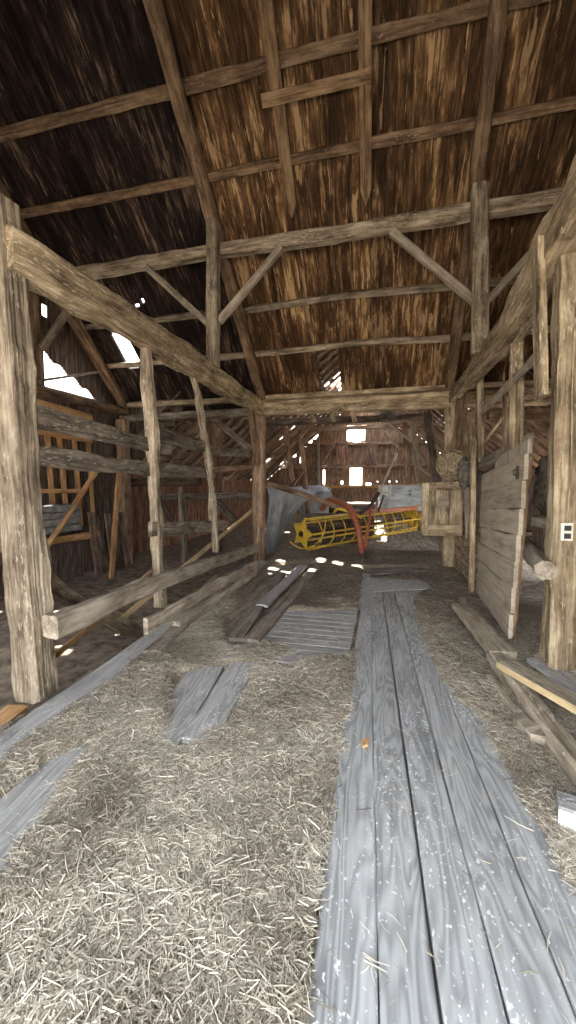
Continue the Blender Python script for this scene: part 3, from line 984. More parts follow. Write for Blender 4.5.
# boards lying and standing along the left edge of the drive
tm('edge_board', 'long board standing on edge low along the left of the drive', 'board', [PZ(146, 640, 0.0) + Vector((0, 0, .11)), PZ(256, 573, 0) + Vector((0, 0, .13))], 0.05, 0.2, 'pale', rough=0.006)
tm('edge_board', 'narrow board lying against the standing edge board', 'board', [PZ(176, 626, .09), PZ(254, 574, .09)], 0.09, 0.1, 'pale', rough=0.006)
tm('edge_board', 'curved slab board behind the standing edge board', 'board', [PX(150, 652, -2.35), PX(200, 600, -2.42), PX(216, 578, -2.45)], 0.05, 0.16, 'pale', rough=0.008)

# ------------------------------------------------------------------ drive floor planks
def plank(label, p0, p1, w, mat='greyplank', z=0.02, th=0.035, name='floor_plank', rough=0.002, grp=None, w1=None):
    A, B = PZ(*p0, z), PZ(*p1, z)
    return tm(name, label, 'plank', [A, B], w, th, mat, rough=rough, group=grp, ch=0.1, step=0.25, taper=(w1 / w if w1 else None))


plank('wide grey edge plank along the left side of the drive', (-40, 785), (262, 562), 0.27, z=0.03, th=0.05)
plank('brown plank lying beside the grey edge plank near the standing edge board', (152, 652), (243, 570), 0.16, 'brownplank', z=0.07)
plank('loose brown plank in the middle of the drive, reaching back to the hay rake', (251, 641), (316, 568), 0.17, 'brownplank', z=0.06)
plank('loose dark plank left of the middle loose plank', (236, 640), (282, 572), 0.14, 'brownplank', z=0.045)
plank('loose greyish plank lying close to the sun spots', (262, 606), (303, 566), 0.16, 'greyplank', z=0.06)
# two skewed planks showing through the hay
plank('left plank of the grey pair half buried in hay left of centre', (152, 752), (208, 668), 0.26, z=0.034)
plank('right plank of the grey pair half buried in hay left of centre', (198, 742), (244, 664), 0.22, z=0.042)
plank('grey plank showing through the hay at the bottom left corner', (-60, 900), (95, 735), 0.3, z=0.02)
# grey boarded floor hatch
a, b = PZ(268, 634, .03), PZ(357, 634, .03)
a0, b0 = PZ(300, 662, .03), PZ(356, 612, .03)
e = empty('floor_hatch', ((a.x + b.x) / 2, a.y, 0), 'grey floor hatch of cross boards in the middle of the drive', 'hatch')
m = MB()
yy = a0.y - 0.05
kk = 0
while yy < b0.y + 0.05:
    m.sweep([(a.x - 0.12 + random.uniform(-.03, .03), yy + .06, 0.025), (b.x, yy + .06, 0.027)], 0.125, 0.035, rough=0.001, ch=0.1)
    yy += 0.13
m.build('panel', M['greyplank'], e)
m = MB()
m.sweep([(b.x - .02, a0.y - .05, 0.03), (b.x - .02, b0.y + .05, 0.03)], 0.03, 0.05, rough=0.001)
m.build('edge_strip', M['rail'], e)

# the runway of long planks (x at the near and far ends)
rw = [(-0.175, -0.30, 0.026, -0.167), (0.03, -0.163, 0.193, 0.0), (0.205, 0.005, 0.378, 0.16), (0.384, 0.164, 0.566, 0.33), (0.571, 0.334, 0.86, 0.55)]
labs = ['first long runway plank from the left, beside the deep hay', 'second long runway plank from the left, with bold growth rings', 'third long runway plank from the left, right of the wide crack',
        'fourth long runway plank from the left, flecked with white', 'fifth long runway plank from the left, hay spilling over it']
for (xa, xb, xc, xd), lab in zip(rw, labs):
    y0, y1 = 0.55, random.choice((6.6, 6.3, 6.5))
    mb = MB()
    n = 22
    top, V, Gv, Fs = 0.042, [], [], []
    ro = random.random() * 40
    for k in range(n + 1):
        t = k / n
        Y = y0 + (y1 - y0) * t
        l = xa + (xb - xa) * t + 0.006 * noise.noise(Vector((Y * 3, ro, 0)))
        r = xc + (xd - xc) * t + 0.006 * noise.noise(Vector((Y * 3, ro, 5)))
        zz = top + 0.006 * noise.noise(Vector((Y * 1.5, ro, 9)))
        for (X, Z) in ((l, 0), (l, zz - .006), (l + .007, zz), ((l + r) / 2, zz + .002), (r - .007, zz), (r, zz - .006), (r, 0)):
            V.append((X, Y, Z)); Gv.append((Y + ro, X + ro * 2, Z))
    for k in range(n):
        for i in range(6):
            a = k * 7 + i
            Fs.append((a, a + 7, a + 8, a + 1))
    Fs.append(tuple(range(7))); Fs.append(tuple(n * 7 + i for i in range(7))[::-1])
    mb.add(V, Fs, Gv)
    tag(mb.build('runway_plank', M['runway'], origin=((xa + xc) / 2, y0, 0)), lab, 'plank', 'runway planks down the drive')
tm('floor_plank', 'grey cross plank lying over the far end of the runway', 'plank', [PZ(362, 588, .042), PZ(428, 584, .042)], 0.5, 0.016, 'greyplank', rough=0.002, ch=.1)
tm('floor_plank', 'grey plank lying far back, just before the hay rake', 'plank', [PZ(366, 572, .035), PZ(424, 569, .035)], 0.4, 0.016, 'brownplank', rough=0.002, ch=.1)
tag(MB().prism([PZ(361, 744, .045), PZ(364, 740, .045), PZ(369, 741, .045), PZ(368, 747, .045), PZ(363, 748, .045)], (0, 0, .015)).build('brown_chip', M['orange'], origin=PZ(365, 744, .04)), 'small brown chip on the left runway plank', 'chip')

# ------------------------------------------------------------------ hay
def in_poly(px, py, poly):
    ins = np.zeros(px.shape, bool)
    n = len(poly)
    for i in range(n):
        x0, y0 = poly[i]; x1, y1 = poly[(i + 1) % n]
        c = ((y0 > py) != (y1 > py)) & (px < (x1 - x0) * (py - y0) / (y1 - y0 + 1e-12) + x0)
        ins ^= c
    return ins


def ground_poly(pix):
    return [tuple(PZ(*p, 0.03))[:2] for p in pix]


POLYS = [
    [(-0.19, 0.3), (-0.19, 1.2), (-0.17, 2.6), (-0.30, 6.6)] + ground_poly([(428, 588), (410, 600), (418, 625), (428, 655), (446, 686), (478, 722), (500, 762), (522, 800), (545, 838), (552, 870), (580, 925)]) + [(0.75, 0.3)],
    ground_poly([(168, 688), (176, 676), (208, 668), (248, 668), (244, 684), (214, 728), (190, 742), (166, 734), (176, 712)]),
    ground_poly([(262, 640), (276, 612), (358, 612), (356, 645), (344, 660), (308, 658), (290, 648)]),
    ground_poly([(-60, 840), (0, 798), (40, 768), (92, 742), (70, 780), (40, 815), (0, 885), (-60, 950)]),
    ground_poly([(-40, 745), (0, 738), (100, 660), (262, 556), (262, 572), (200, 618), (135, 662), (0, 766), (-40, 800)]),
    ground_poly([(146, 655), (165, 622), (250, 560), (262, 568), (200, 612)]),
    ground_poly([(222, 648), (228, 615), (270, 563), (325, 560), (258, 648)]),
    ground_poly([(362, 590), (362, 566), (426, 566), (428, 590)]),
]


def bare(px, py):
    m = np.zeros(px.shape, bool)
    for q in POLYS:
        m |= in_poly(px, py, q)
    return m


def smooth_noise(x, y, f, seed):
    r = np.random.default_rng(seed)
    out = np.zeros_like(x)
    for i in range(9):
        a, ph = r.uniform(0, 2 * np.pi), r.uniform(0, 6.28)
        k = f * r.uniform(0.6, 1.5)
        out += np.sin((x * np.cos(a) + y * np.sin(a)) * k + ph)
    return out / 4.2


def hay_h(x, y):
    b = np.zeros_like(x)
    R = 0.035
    for ox, oy in ((0, 0), (R, 0), (-R, 0), (0, R), (0, -R)):
        jx = x + ox + 0.03 * smooth_noise(x, y, 14, 1)
        jy = y + oy + 0.05 * smooth_noise(x, y, 12, 2)
        b += bare(jx, jy)
    b /= 5.0
    h = 0.062 + 0.02 * smooth_noise(x, y, 3.0, 3) + 0.015 * smooth_noise(x, y, 9.0, 4) + 0.008 * smooth_noise(x, y, 28, 5)
    h = np.where(y > 6.0, h * np.clip(1 - (y - 6.0) / 4, .45, 1), h)
    # banked up against the right hand timbers
    bank = np.clip((x - 0.95) / 0.5, 0, 1) * np.clip((y - 2.6) / .6, 0, 1) * np.clip((4.6 - y) / .8, 0, 1)
    h = h + 0.16 * bank
    return h * (1 - b) + (-0.02) * b


x0, x1, y0, y1, st = -2.22, 1.85, 0.5, 9.5, 0.035
gx = np.arange(x0, x1, st); gy = np.arange(y0, y1, st)
GX, GY = np.meshgrid(gx, gy, indexing='ij')
GZ = hay_h(GX, GY)
nx, ny = GX.shape
vb = np.stack([GX.ravel(), GY.ravel(), GZ.ravel()], 1)
ii = (np.arange(nx - 1)[:, None] * ny + np.arange(ny - 1)[None, :]).ravel()
qb = np.stack([ii, ii + ny, ii + ny + 1, ii + 1], 1)
gb = np.stack([GX.ravel(), GY.ravel(), np.zeros(nx * ny)], 1)


def strands(n, ya, yb, xa, xb, over=0.0, lmul=1.0, wmul=1.0):
    X = rng.uniform(xa, xb, n); Y = rng.uniform(ya, yb, n)
    keep = np.ones(n, bool)
    b = bare(X + 0.03 * smooth_noise(X, Y, 14, 1), Y + 0.05 * smooth_noise(X, Y, 12, 2))
    keep &= (~b) | (rng.uniform(0, 1, n) < over)
    X, Y, b = X[keep], Y[keep], b[keep]
    n = len(X)
    Hh = hay_h(X, Y)
    Z = np.where(b, 0.047, Hh) + rng.uniform(-0.004, 0.016, n) * np.where(b, .3, 1)
    L = rng.gamma(2.2, 0.016, n) * lmul + 0.015
    Wd = rng.uniform(0.0008, 0.0021, n) * wmul
    yaw = rng.uniform(0, 2 * np.pi, n)
    pit = rng.normal(0, 0.22, n) * np.where(b, .1, 1)
    bend = rng.normal(0, 0.25, n)
    roll = rng.uniform(-0.9, 0.9, n)
    d = np.stack([np.cos(yaw) * np.cos(pit), np.sin(yaw) * np.cos(pit), np.sin(pit)], 1)
    yaw2 = yaw + bend
    d2 = np.stack([np.cos(yaw2) * np.cos(pit), np.sin(yaw2) * np.cos(pit), np.sin(pit) * .5], 1)
    s = np.stack([-np.sin(yaw) * np.cos(roll), np.cos(yaw) * np.cos(roll), np.sin(roll)], 1) * Wd[:, None]
    c = np.stack([X, Y, Z], 1)
    p0 = c - d * (L / 2)[:, None]; p1 = c; p2 = c + d2 * (L / 2)[:, None]
    p1 = p1 + np.array([0, 0, 1]) * (L * 0.04)[:, None]
    V = np.stack([p0 - s, p0 + s, p1 - s, p1 + s, p2 - s * .6, p2 + s * .6], 1).reshape(-1, 3)
    o = np.arange(n)[:, None] * 6
    Q = np.stack([o + np.array([0, 1, 3, 2]), o + np.array([2, 3, 5, 4])], 1).reshape(-1, 4)
    clump = 0.5 + 0.17 * smooth_noise(X, Y, 8, 8) + 0.15 * smooth_noise(X, Y, 3.0, 18) + 0.08 * smooth_noise(X, Y, 19, 28)
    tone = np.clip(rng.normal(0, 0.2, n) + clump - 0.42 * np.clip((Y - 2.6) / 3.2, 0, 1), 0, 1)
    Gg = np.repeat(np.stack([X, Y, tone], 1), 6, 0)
    return V, Q, Gg


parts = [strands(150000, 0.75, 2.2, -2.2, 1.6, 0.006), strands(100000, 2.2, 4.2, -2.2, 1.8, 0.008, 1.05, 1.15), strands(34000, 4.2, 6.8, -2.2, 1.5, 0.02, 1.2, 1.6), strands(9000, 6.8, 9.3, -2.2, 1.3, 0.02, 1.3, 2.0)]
VV, QQ, GG, MM = [vb], [qb], [gb], [np.zeros(len(qb), int)]
off = len(vb)
for V, Q, Gg in parts:
    VV.append(V); QQ.append(Q + off); GG.append(Gg); MM.append(np.ones(len(Q), int))
    off += len(V)
VV, QQ, GG, MM = map(np.concatenate, (VV, QQ, GG, MM))
me = bpy.data.meshes.new('hay')
me.vertices.add(len(VV)); me.vertices.foreach_set('co', VV.astype(np.float32).ravel())
me.loops.add(len(QQ) * 4); me.loops.foreach_set('vertex_index', QQ.astype(np.int32).ravel())
me.polygons.add(len(QQ)); me.polygons.foreach_set('loop_start', (np.arange(len(QQ)) * 4).astype(np.int32))
me.polygons.foreach_set('loop_total', np.full(len(QQ), 4, np.int32))
me.materials.append(M['chaff']); me.materials.append(M['straw'])
me.polygons.foreach_set('material_index', MM.astype(np.int32))
at = me.attributes.new('grain', 'FLOAT_VECTOR', 'POINT'); at.data.foreach_set('vector', GG.astype(np.float32).ravel())
me.update(); me.validate()
hay = bpy.data.objects.new('hay', me); col.objects.link(hay)
tag(hay, 'loose dry hay and chaff covering the drive floor', 'hay', kind='stuff')

# ------------------------------------------------------------------ right side of the drive
# big leaning board door
e = empty('board_door', (1.2, 4.6, 0.08), 'pale plank door standing on edge along the right of the drive', 'door')
nr, nl = 7, 0
NB, NT = Vector((1.16, 3.86, 0.10)), Vector((1.215, 3.76, 1.80))       # near edge
FB, FT = Vector((1.25, 5.5, 0.10)), Vector((1.26, 5.45, 1.66))          # far edge
for k in range(nr):
    t0, t1 = k / nr, (k + 1) / nr
    A = NB.lerp(NT, (t0 + t1) / 2); B = FB.lerp(FT, (t0 + t1) / 2)
    hgt = (NT - NB).length / nr
    if k == 3:
        B = B.lerp(A, 0.06)
    if k == 1:
        B = B.lerp(A, 0.03)
    m = MB()
    m.sweep([A, B], 0.035, hgt - 0.008, up=(0.02, 0, 1), rough=0.002, ch=0.12, taper=0.93)
    m.build('board', M['panel'], e)
m = MB()
A = NT + Vector((0, 0, 0.05)); B = FT.lerp(NT, 0.35) + Vector((0, 0, 0.06))
A2 = A + Vector((0, 0.0, 0.06))
m.prism([A - Vector((0, 0, .06)), A2, B.lerp(A, .25) + Vector((0, 0, .055)), B + Vector((0, 0, 0.0)), B - Vector((0, 0, .08))], (0.035, 0, 0))
m.build('top_board', M['panel'], e)
for t in (0.06, 0.9):
    m = MB()
    m.sweep([NB.lerp(FB, t) + Vector((0.035, 0, 0.02)), NT.lerp(FT, t) + Vector((0.035, 0, -0.02))], 0.14, 0.035, up=XUP, rough=0.002)
    m.build('batten', M['rafter'], e)
m = MB()
p = NT.lerp(NB, 0.10) + Vector((-0.026, 0.13, 0))
m.sweep([p + Vector((0, 0, -.06)), p + Vector((0, 0, .06))], 0.05, 0.012, up=XUP, rough=0)
m.tube([p + Vector((-.005, 0, -.03)), p + Vector((-.03, 0, -.02)), p + Vector((-.03, 0, .02)), p + Vector((-.005, 0, .03))], 0.006, 6)
m.build('handle', M['iron'], e)

# square hatch door
Yh = 6.5
c00, c11 = PY(421, 535, Yh), PY(464, 482, Yh)
e = empty('hatch_door', ((c00.x + c11.x) / 2, Yh, c00.z), 'square boarded hatch door hanging open across the right of the drive', 'hatch door')
w = (c11.x - c00.x) / 3
for i in range(3):
    m = MB()
    m.sweep([(c00.x + w * (i + .5), Yh, c00.z), (c00.x + w * (i + .5), Yh, c11.z)], w - .006, 0.03, up=YUP, rough=0.002, ch=0.12)
    m.build('board', M['dusty'], e)
for (za, zb, lab) in ((0.0, 0.2, 'lower'), (0.84, 0.97, 'upper')):
    m = MB()
    hz = c11.z - c00.z
    zc = c00.z + hz * (za + zb) / 2
    m.sweep([(c00.x + .04, Yh - .03, zc), (c11.x - .03, Yh - .03, zc)], 0.03, hz * (zb - za), rough=0.002)
    m.build('batten', M['dusty'], e)
m = MB()
m.sweep([(c00.x + .05, Yh - .035, c00.z + .02), (c00.x + .05, Yh - .035, c11.z - .02)], 0.1, 0.03, up=YUP, rough=0.002)
m.build('stile', M['dusty'], e)
m = MB()
m.sweep([(c00.x + .25, Yh - .03, c00.z + .62 * hz), (c00.x + .40, Yh - .03, c00.z + .64 * hz)], 0.02, 0.16, rough=0.002)
m.build('patch', M['pale'], e)
tm('hinge_stake', 'narrow upright board just right of the square hatch door', 'board', [PY(468, 538, 6.45), PY(466, 478, 6.45)], 0.08, 0.05, 'pale', up=YUP, rough=0.003)
tm('fence_stake', 'thin upright stake left of the big plank door', 'stake', [PY(471, 602, 5.75), PY(474, 440, 5.75)], 0.07, 0.06, 'dusty', up=YUP, rough=0.004)

# low plank wall along the right of the drive behind the hatch
for k, (z, lab) in enumerate(((0.12, 'lowest board of the low plank wall behind the square hatch door'), (0.37, 'second board up of the low plank wall behind the hatch door'), (0.62, 'third board up of the low plank wall behind the hatch door'), (0.87, 'topmost board of the low plank wall behind the hatch door'))):
    tm('side_board', lab, 'board', [(1.31, 5.62, z), (1.33, 9.6, z)], 0.03, 0.245, 'dusty', rough=0.003)
tm('low_board', 'short board lying on the floor at the foot of the thin stake', 'board', [PZ(452, 592, .03), PZ(474, 596, .03)], 0.12, 0.05, 'pale', rough=.003)

# uprights above the door
tm('tall_stud', 'tall flat stud behind the big plank door, rising past the side beam', 'post', [(1.36, 4.5, -0.1), PY(518, 314, 4.42)], 0.13, 0.08, 'dusty', up=YUP, rough=0.005)
tm('pole_upright', 'slim upright pole under the side beam right of the rear post', 'pole', [PY(481, 462, 6.0), PY(480, 366, 6.0)], 0.09, 0.09, 'dusty', up=YUP, rough=0.006)
tm('pointed_stake', 'short pointed stake left of the tall flat stud', 'stake', [PY(506, 452, 5.0), PY(504, 372, 5.0)], 0.07, 0.06, 'dusty', up=YUP, rough=0.007, taper=0.25)
tm('slanting_strip', 'pale slanting strip rising behind the tall flat stud to the right post', 'strip', [PX(482, 412, 1.27), PX(546, 347, 1.27)], 0.03, 0.085, 'pale', rough=0.003)
tm('slanting_strip', 'lower dusty slanting board behind the pointed stake', 'strip', [PY(476, 452, 6.6), PY(510, 408, 6.0)], 0.04, 0.12, 'dusty', up=YUP, rough=0.003)
tm('cross_rail', 'sloping rail just above the top of the big plank door', 'rail', [PX(479, 466, 1.36), PX(531, 440, 1.42)], 0.05, 0.15, 'pale', rough=0.005)
tm('cross_rail', 'dark horizontal beam in the right bay behind the tall stud', 'rail', [(1.5, 6.3, 2.55), (4.4, 6.3, 2.5)], 0.14, 0.16, 'rafter', rough=0.005)
for k, px in enumerate((464, 472)):
    tm('upright_board', ('left' if k == 0 else 'right') + ' of two light brown boards standing behind the right rear post', 'board', [PY(px, 482, 7.9), PY(px - 1, 412, 7.9)], 0.15, 0.03, 'dusty', up=YUP, rough=0.003)
tm('round_log', 'thick short log rail between the tall stud and the nearest right post', 'log', [(1.42, 4.42, 0.93), PX(547, 571, 1.17)], 0.14, 0.14, 'pale', rough=0.008, ch=0.3)
tm('stub_block', 'short pale block end poking out left of the nearest right post', 'block', [PX(537, 521, 1.42), Vector((1.40, 3.32, PX(537, 521, 1.42).z + .02))], 0.1, 0.1, 'pale', rough=0.004)
tm('stub_block', 'square cleat block on the tall stud beside the log rail', 'block', [PY(523, 538, 4.42), PY(531, 538, 4.42)], 0.07, 0.14, 'dusty', rough=0.004)
# sack hung in the dark behind
def blob(name, c, r, mat, label, cat, seed, n=22, amp=0.28, freq=2.2):
    mb = MB()
    V, Gv, Fs = [], [], []
    for i in range(n + 1):
        th = math.pi * i / n
        for j in range(n * 2):
            ph = math.pi * j / n
            d = Vector((math.sin(th) * math.cos(ph), math.sin(th) * math.sin(ph), math.cos(th)))
            k = 1 + amp * noise.noise(d * freq + Vector((seed, 0, 0))) + amp * 0.55 * noise.noise(d * freq * 3 + Vector((0, seed, 0)))
            V.append(Vector(c) + Vector((d.x * r[0], d.y * r[1], d.z * r[2])) * k)
            Gv.append(tuple(d * 0.5))
    m2 = n * 2
    for i in range(n):
        for j in range(m2):
            a, b = i * m2 + j, i * m2 + (j + 1) % m2
            Fs.append((a, a + m2, b + m2, b))
    mb.add(V, Fs, Gv)
    o = mb.build(name, M[mat], origin=Vector(c) - Vector((0, 0, r[2])), smooth=True)
    return tag(o, label, cat)


blob('hanging_sack', (1.9, 4.7, 1.45), (0.3, 0.22, 0.42), 'cloth', 'dark sack hanging in the right bay beside the nearest right post', 'sack', 5)
c = PY(457, 466, 6.45)
bundle_c = c
mb = MB()
for i in range(900):
    d = Vector((random.gauss(0, 1), random.gauss(0, 1), random.gauss(0, 1))).normalized()
    p = c + Vector((d.x * 0.24, d.y * 0.2, d.z * 0.23)) * random.uniform(.75, 1.0) + Vector((-.06, 0, .02))
    t = d.cross(Vector((random.gauss(0, 1), random.gauss(0, 1), random.gauss(0, 1)))).normalized()
    mb.tube([p - t * .08, p + d * .012, p + t * .08], 0.006, 3)
o = mb.build('straw_ball', M['dusty'], origin=c - Vector((0, 0, .23)))
tag(o, 'round golden straw bundle above the square hatch door', 'straw bundle')
o = blob('straw_core', c + Vector((-.06, 0, .02)), (0.2, 0.17, 0.2), 'dusty', None, None, 2)
o['wo'] = tuple(o.location)
par = [q for q in bpy.data.objects if q.name == 'straw_ball'][0]
o.location = o.location - par.location
o.parent = par
c = PY(470, 472, 6.2)
blob('rag_bundle', c, (0.16, 0.14, 0.2), 'cloth', 'crumpled grey rag bundle hanging beside the round straw bundle', 'rags', 11, amp=0.5, freq=3)

# lumber on the floor at the right
plank('flat plank lying along the foot of the big plank door', (461, 606), (503, 655), 0.2, 'pale', z=0.14, th=0.06)
plank('narrow plank stub lying left of the flat plank by the door', (462, 600), (467, 622), 0.08, 'pale', z=0.09, th=0.06)
tm('floor_beam', 'long squared grey beam lying on the hay at the right edge', 'beam', [PZ(494, 656, .10), PZ(600, 795, .10)], 0.12, 0.12, 'pale', rough=0.006)
e = empty('sawn_board', tuple(PZ(540, 690, .2)), 'pale board with a fresh yellow edge lying across the squared beam', 'board')
A, B = PZ(506, 664, .20), PZ(600, 716, .24)
m = MB(); m.sweep([A, B], 0.15, 0.045, rough=0.002); m.build('board_face', M['pale'], e)
sd = (B - A).cross(Vector((0, 0, 1))).normalized()
s = 1 if sd.y < 0 else -1
m = MB(); m.sweep([A + sd * s * 0.077, B + sd * s * 0.077], 0.006, 0.045, rough=0); tag(m.build('sawn_edge', M['sawn_sunlit'], e), 'fresh yellow sawn edge')
plank('dark grey plank lying behind the yellow edged board', (537, 660), (600, 705), 0.15, 'greyplank', z=0.15)
plank('thin weathered slat lying beside the squared beam in the hay', (490, 676), (516, 712), 0.05, 'pale', z=0.07, th=0.02)
tag(MB().prism([PZ(513, 724, .07), PZ(521, 722, .07), PZ(546, 738, .07), PZ(545, 745, .07), PZ(530, 742, .07)], (0, 0, .05)).build('wood_wedge', M['pale'], origin=PZ(528, 735, .05)), 'flat wood wedge lying in the hay left of the squared beam', 'wedge')
e = empty('painted_block', tuple(PZ(568, 815, .08)), 'short grey block with a white painted end in the hay at the right edge', 'block')
A = PZ(557, 806, .10); B = PZ(620, 828, .10)
m = MB(); m.sweep([A, B], 0.13, 0.08, rough=0.002); m.build('block', M['greyplank'], e)
sd = (B - A).cross(Vector((0, 0, 1))).normalized(); s = 1 if sd.y < 0 else -1
m = MB(); m.sweep([A + sd * s * .067, B + sd * s * .067], 0.008, 0.08, rough=0); tag(m.build('painted_face', M['whiteboard'], e), 'white painted face')

# electrical outlet on the right post
pc = PY(567, 532, 3.11)
e = empty('wall_outlet', tuple(pc), 'ivory double electrical outlet on the nearest right post', 'outlet')
m = MB(); m.sweep([pc + Vector((0, 0.01, -.062)), pc + Vector((0, 0.01, .062))], 0.075, 0.03, up=YUP, rough=0); m.build('cover_plate', M['outlet'], e)
for dz in (-.028, .028):
    m = MB()
    q = pc + Vector((0, -.012, dz))
    m.sweep([q + Vector((0, 0, -.018)), q + Vector((0, 0, .018))], 0.042, 0.012, up=YUP, rough=0, ch=.3)
    m.build('socket', M['black'], e)
# its wire running up the post
m = MB()
m.tube([pc + Vector((0, 0, .06)), pc + Vector((.005, 0, .5)), pc + Vector((-.01, 0, 1.2)), pc + Vector((0, .0, 1.75))], 0.006, 6, res=5)
m.build('cable', M['dusty'], e)

# ------------------------------------------------------------------ hay rake
S0, S1 = PY(302, 534, 8.35), PY(412, 518, 11.4)
ax = (S1 - S0).normalized()
e = empty('hay_rake', (S0.x, S0.y, 0), 'yellow side-delivery hay rake with orange-red arched frame at the rear of the drive', 'hay rake')
sx = ax.cross(Vector((0, 0, 1))).normalized()
sz = sx.cross(ax)
ROUT = 0.37


def star(c, rot, thick=0.03):
    poly = []
    for k in range(10):
        a = rot + math.pi * k / 5
        r = ROUT if k % 2 == 0 else ROUT * 0.5
        poly.append(c + sx * (r * math.cos(a)) + sz * (r * math.sin(a)))
    m = MB()
    m.prism(poly, ax * thick)
    ring = [c - ax * .02 + sx * (.1 * math.cos(t)) + sz * (.1 * math.sin(t)) for t in [i * math.pi / 8 for i in range(17)]]
    m.tube(ring, 0.018, 6)
    return m


rot = math.radians(75)
o = star(S0, rot).build('end_star', M['yellow'], e)
m = MB(); m.tube([S0 - ax * .05, S0 + ax * .02], 0.06, 12); m.build('hub', M['iron'], o)
o = star(S1, rot).build('end_star', M['yellow'], e)
m = MB(); m.tube([S0, S1], 0.03, 10); m.build('reel_axle', M['iron'], e)
L = (S1 - S0).length
for k in range(5):
    a = rot + 2 * math.pi * k / 5
    q = sx * (ROUT * .93 * math.cos(a)) + sz * (ROUT * .93 * math.sin(a))
    m = MB(); m.tube([S0 + q, S1 + q], 0.022, 8)
    bar = m.build('tine_bar', M['yellow'], e)
    m = MB()
    tn = None
    for j in range(15):
        p = S0 + q + ax * (L * (j + .5) / 15)
        mm = MB(); mm.tube([p, p - sz * .1 + sx * .02, p - sz * .22 + sx * .0], 0.006, 4)
        mm.build('tine', M['iron'], bar)
# stripper bars in front of the reel, top and bottom rails
f0 = sx * (0.36 if sx.y < 0 else -0.36)
TP, BT = Vector((0, 0, .33)), Vector((0, 0, -.34))
m = MB(); m.tube([S0 + f0 * .6 + TP, S1 + f0 * .6 + TP], 0.028, 8); m.build('top_rail', M['yellow'], e)
m = MB(); m.tube([S0 + f0 * .5 + BT, S1 + f0 * .5 + BT * .7], 0.018, 8); m.build('bottom_rail', M['yellow'], e)
for j in range(11):
    t = (j + 0.7) / 11.2
    m = MB(); c = S0.lerp(S1, t)
    m.tube([c + f0 * .6 + TP, c + f0 * 1.05 + TP * .3, c + f0 * 1.0 + BT * .4, c + f0 * .5 + BT * .95], 0.013, 6, res=4)
    m.build('stripper_bar', M['yellow'], e)
m = MB()
m.tube([PY(326, 519, 8.2), PY(323, 535, 8.1), PY(313, 546, 8.1), PY(300, 548, 8.15), PY(290, 542, 8.2)], 0.014, 8, res=5)
m.build('guard_rod', M['yellow'], e)
# arched frame
m = MB()
m.tube([PY(322, 509, 9.3), PY(328, 501, 9.0), PY(338, 502, 8.6), PY(349, 508, 8.25), PY(357, 524, 8.05), PY(360, 540, 8.0), PY(362, 553, 8.0)], 0.075, 12, res=5, r2=0.06)
m.build('arched_leg', M['redpaint'], e, smooth=True)
m = MB()
m.sweep([PY(362, 551, 8.0), PY(364, 561, 8.02)], 0.13, 0.1, up=YUP, rough=0)
m.build('foot', M['iron'], e)
m = MB(); m.sweep([PY(365, 549, 8.05), PY(372, 503, 8.6)], 0.06, 0.05, up=YUP, rough=0); m.build('side_strut', M['redpaint'], e)
m = MB(); m.sweep([PY(350, 513, 8.6), PY(416, 508, 11.0)], 0.08, 0.1, rough=0); m.build('frame_beam', M['redpaint'], e)
m = MB(); m.sweep([PY(266, 483, 7.95), PY(310, 497, 8.2), PY(356, 514, 8.5)], 0.12, 0.11, rough=0.004); m.build('tongue', M['rafter'], e)
m = MB(); m.tube([PY(352, 520, 8.4), PY(372, 504, 8.5), PY(379, 492, 8.5)], 0.045, 8); m.build('lever_base', M['iron'], e)
lv = m
m = MB(); m.tube([PY(378, 494, 8.5), PY(395, 457, 8.55)], 0.022, 8); m.build('lever_rod', M['pale'], e)
m = MB(); m.tube([PY(395, 459, 8.55), PY(396.5, 453, 8.55)], 0.035, 8); m.build('lever_grip', M['pale'], e)
m = MB(); m.tube([PY(334, 513, 8.4), PY(338, 509, 8.3), PY(350, 512, 8.3), PY(362, 518, 8.3)], 0.03, 8, res=4); m.build('yellow_link', M['yellow'], e)
m = MB(); m.sweep([PY(378, 512, 8.45), PY(384, 495, 8.5)], 0.05, 0.08, up=YUP, rough=0); m.build('ratchet_plate', M['iron'], e)

# ------------------------------------------------------------------ things in the rear shed
def drape(name, label, rows, mat, cat, amp=0.03, seed=0, cell=0.12):
    """A sheet lofted through rows of 3-D points, wrinkled, with thickness."""
    nr_, nc = len(rows), len(rows[0])
    su, sv = 9, 9
    V, Gv = [], []
    R, C = (nr_ - 1) * su + 1, (nc - 1) * sv + 1
    for i in range(R):
        fi = i / su; i0 = min(int(fi), nr_ - 2); ti = fi - i0
        ti = ti * ti * (3 - 2 * ti)
        for j in range(C):
            fj = j / sv; j0 = min(int(fj), nc - 2); tj = fj - j0
            tj = tj * tj * (3 - 2 * tj)
            p = rows[i0][j0].lerp(rows[i0][j0 + 1], tj).lerp(rows[i0 + 1][j0].lerp(rows[i0 + 1][j0 + 1], tj), ti)
            k = noise.noise(p * 2.2 + Vector((seed, 0, 0))) * amp * 2 + noise.noise(p * 6 + Vector((0, seed, 0))) * amp
            V.append(p + Vector((k, -k, k * .7)))
            Gv.append((fi, fj, 0))
    Fs = [(i * C + j, i * C + j + 1, (i + 1) * C + j + 1, (i + 1) * C + j) for i in range(R - 1) for j in range(C - 1)]
    mb = MB(); mb.add(V, Fs, Gv)
    lo = min(V, key=lambda p: p.z)
    o = mb.build(name, M[mat], origin=lo, smooth=True)
    md = o.modifiers.new('thickness', 'SOLIDIFY'); md.thickness = 0.012
    return tag(o, label, cat)


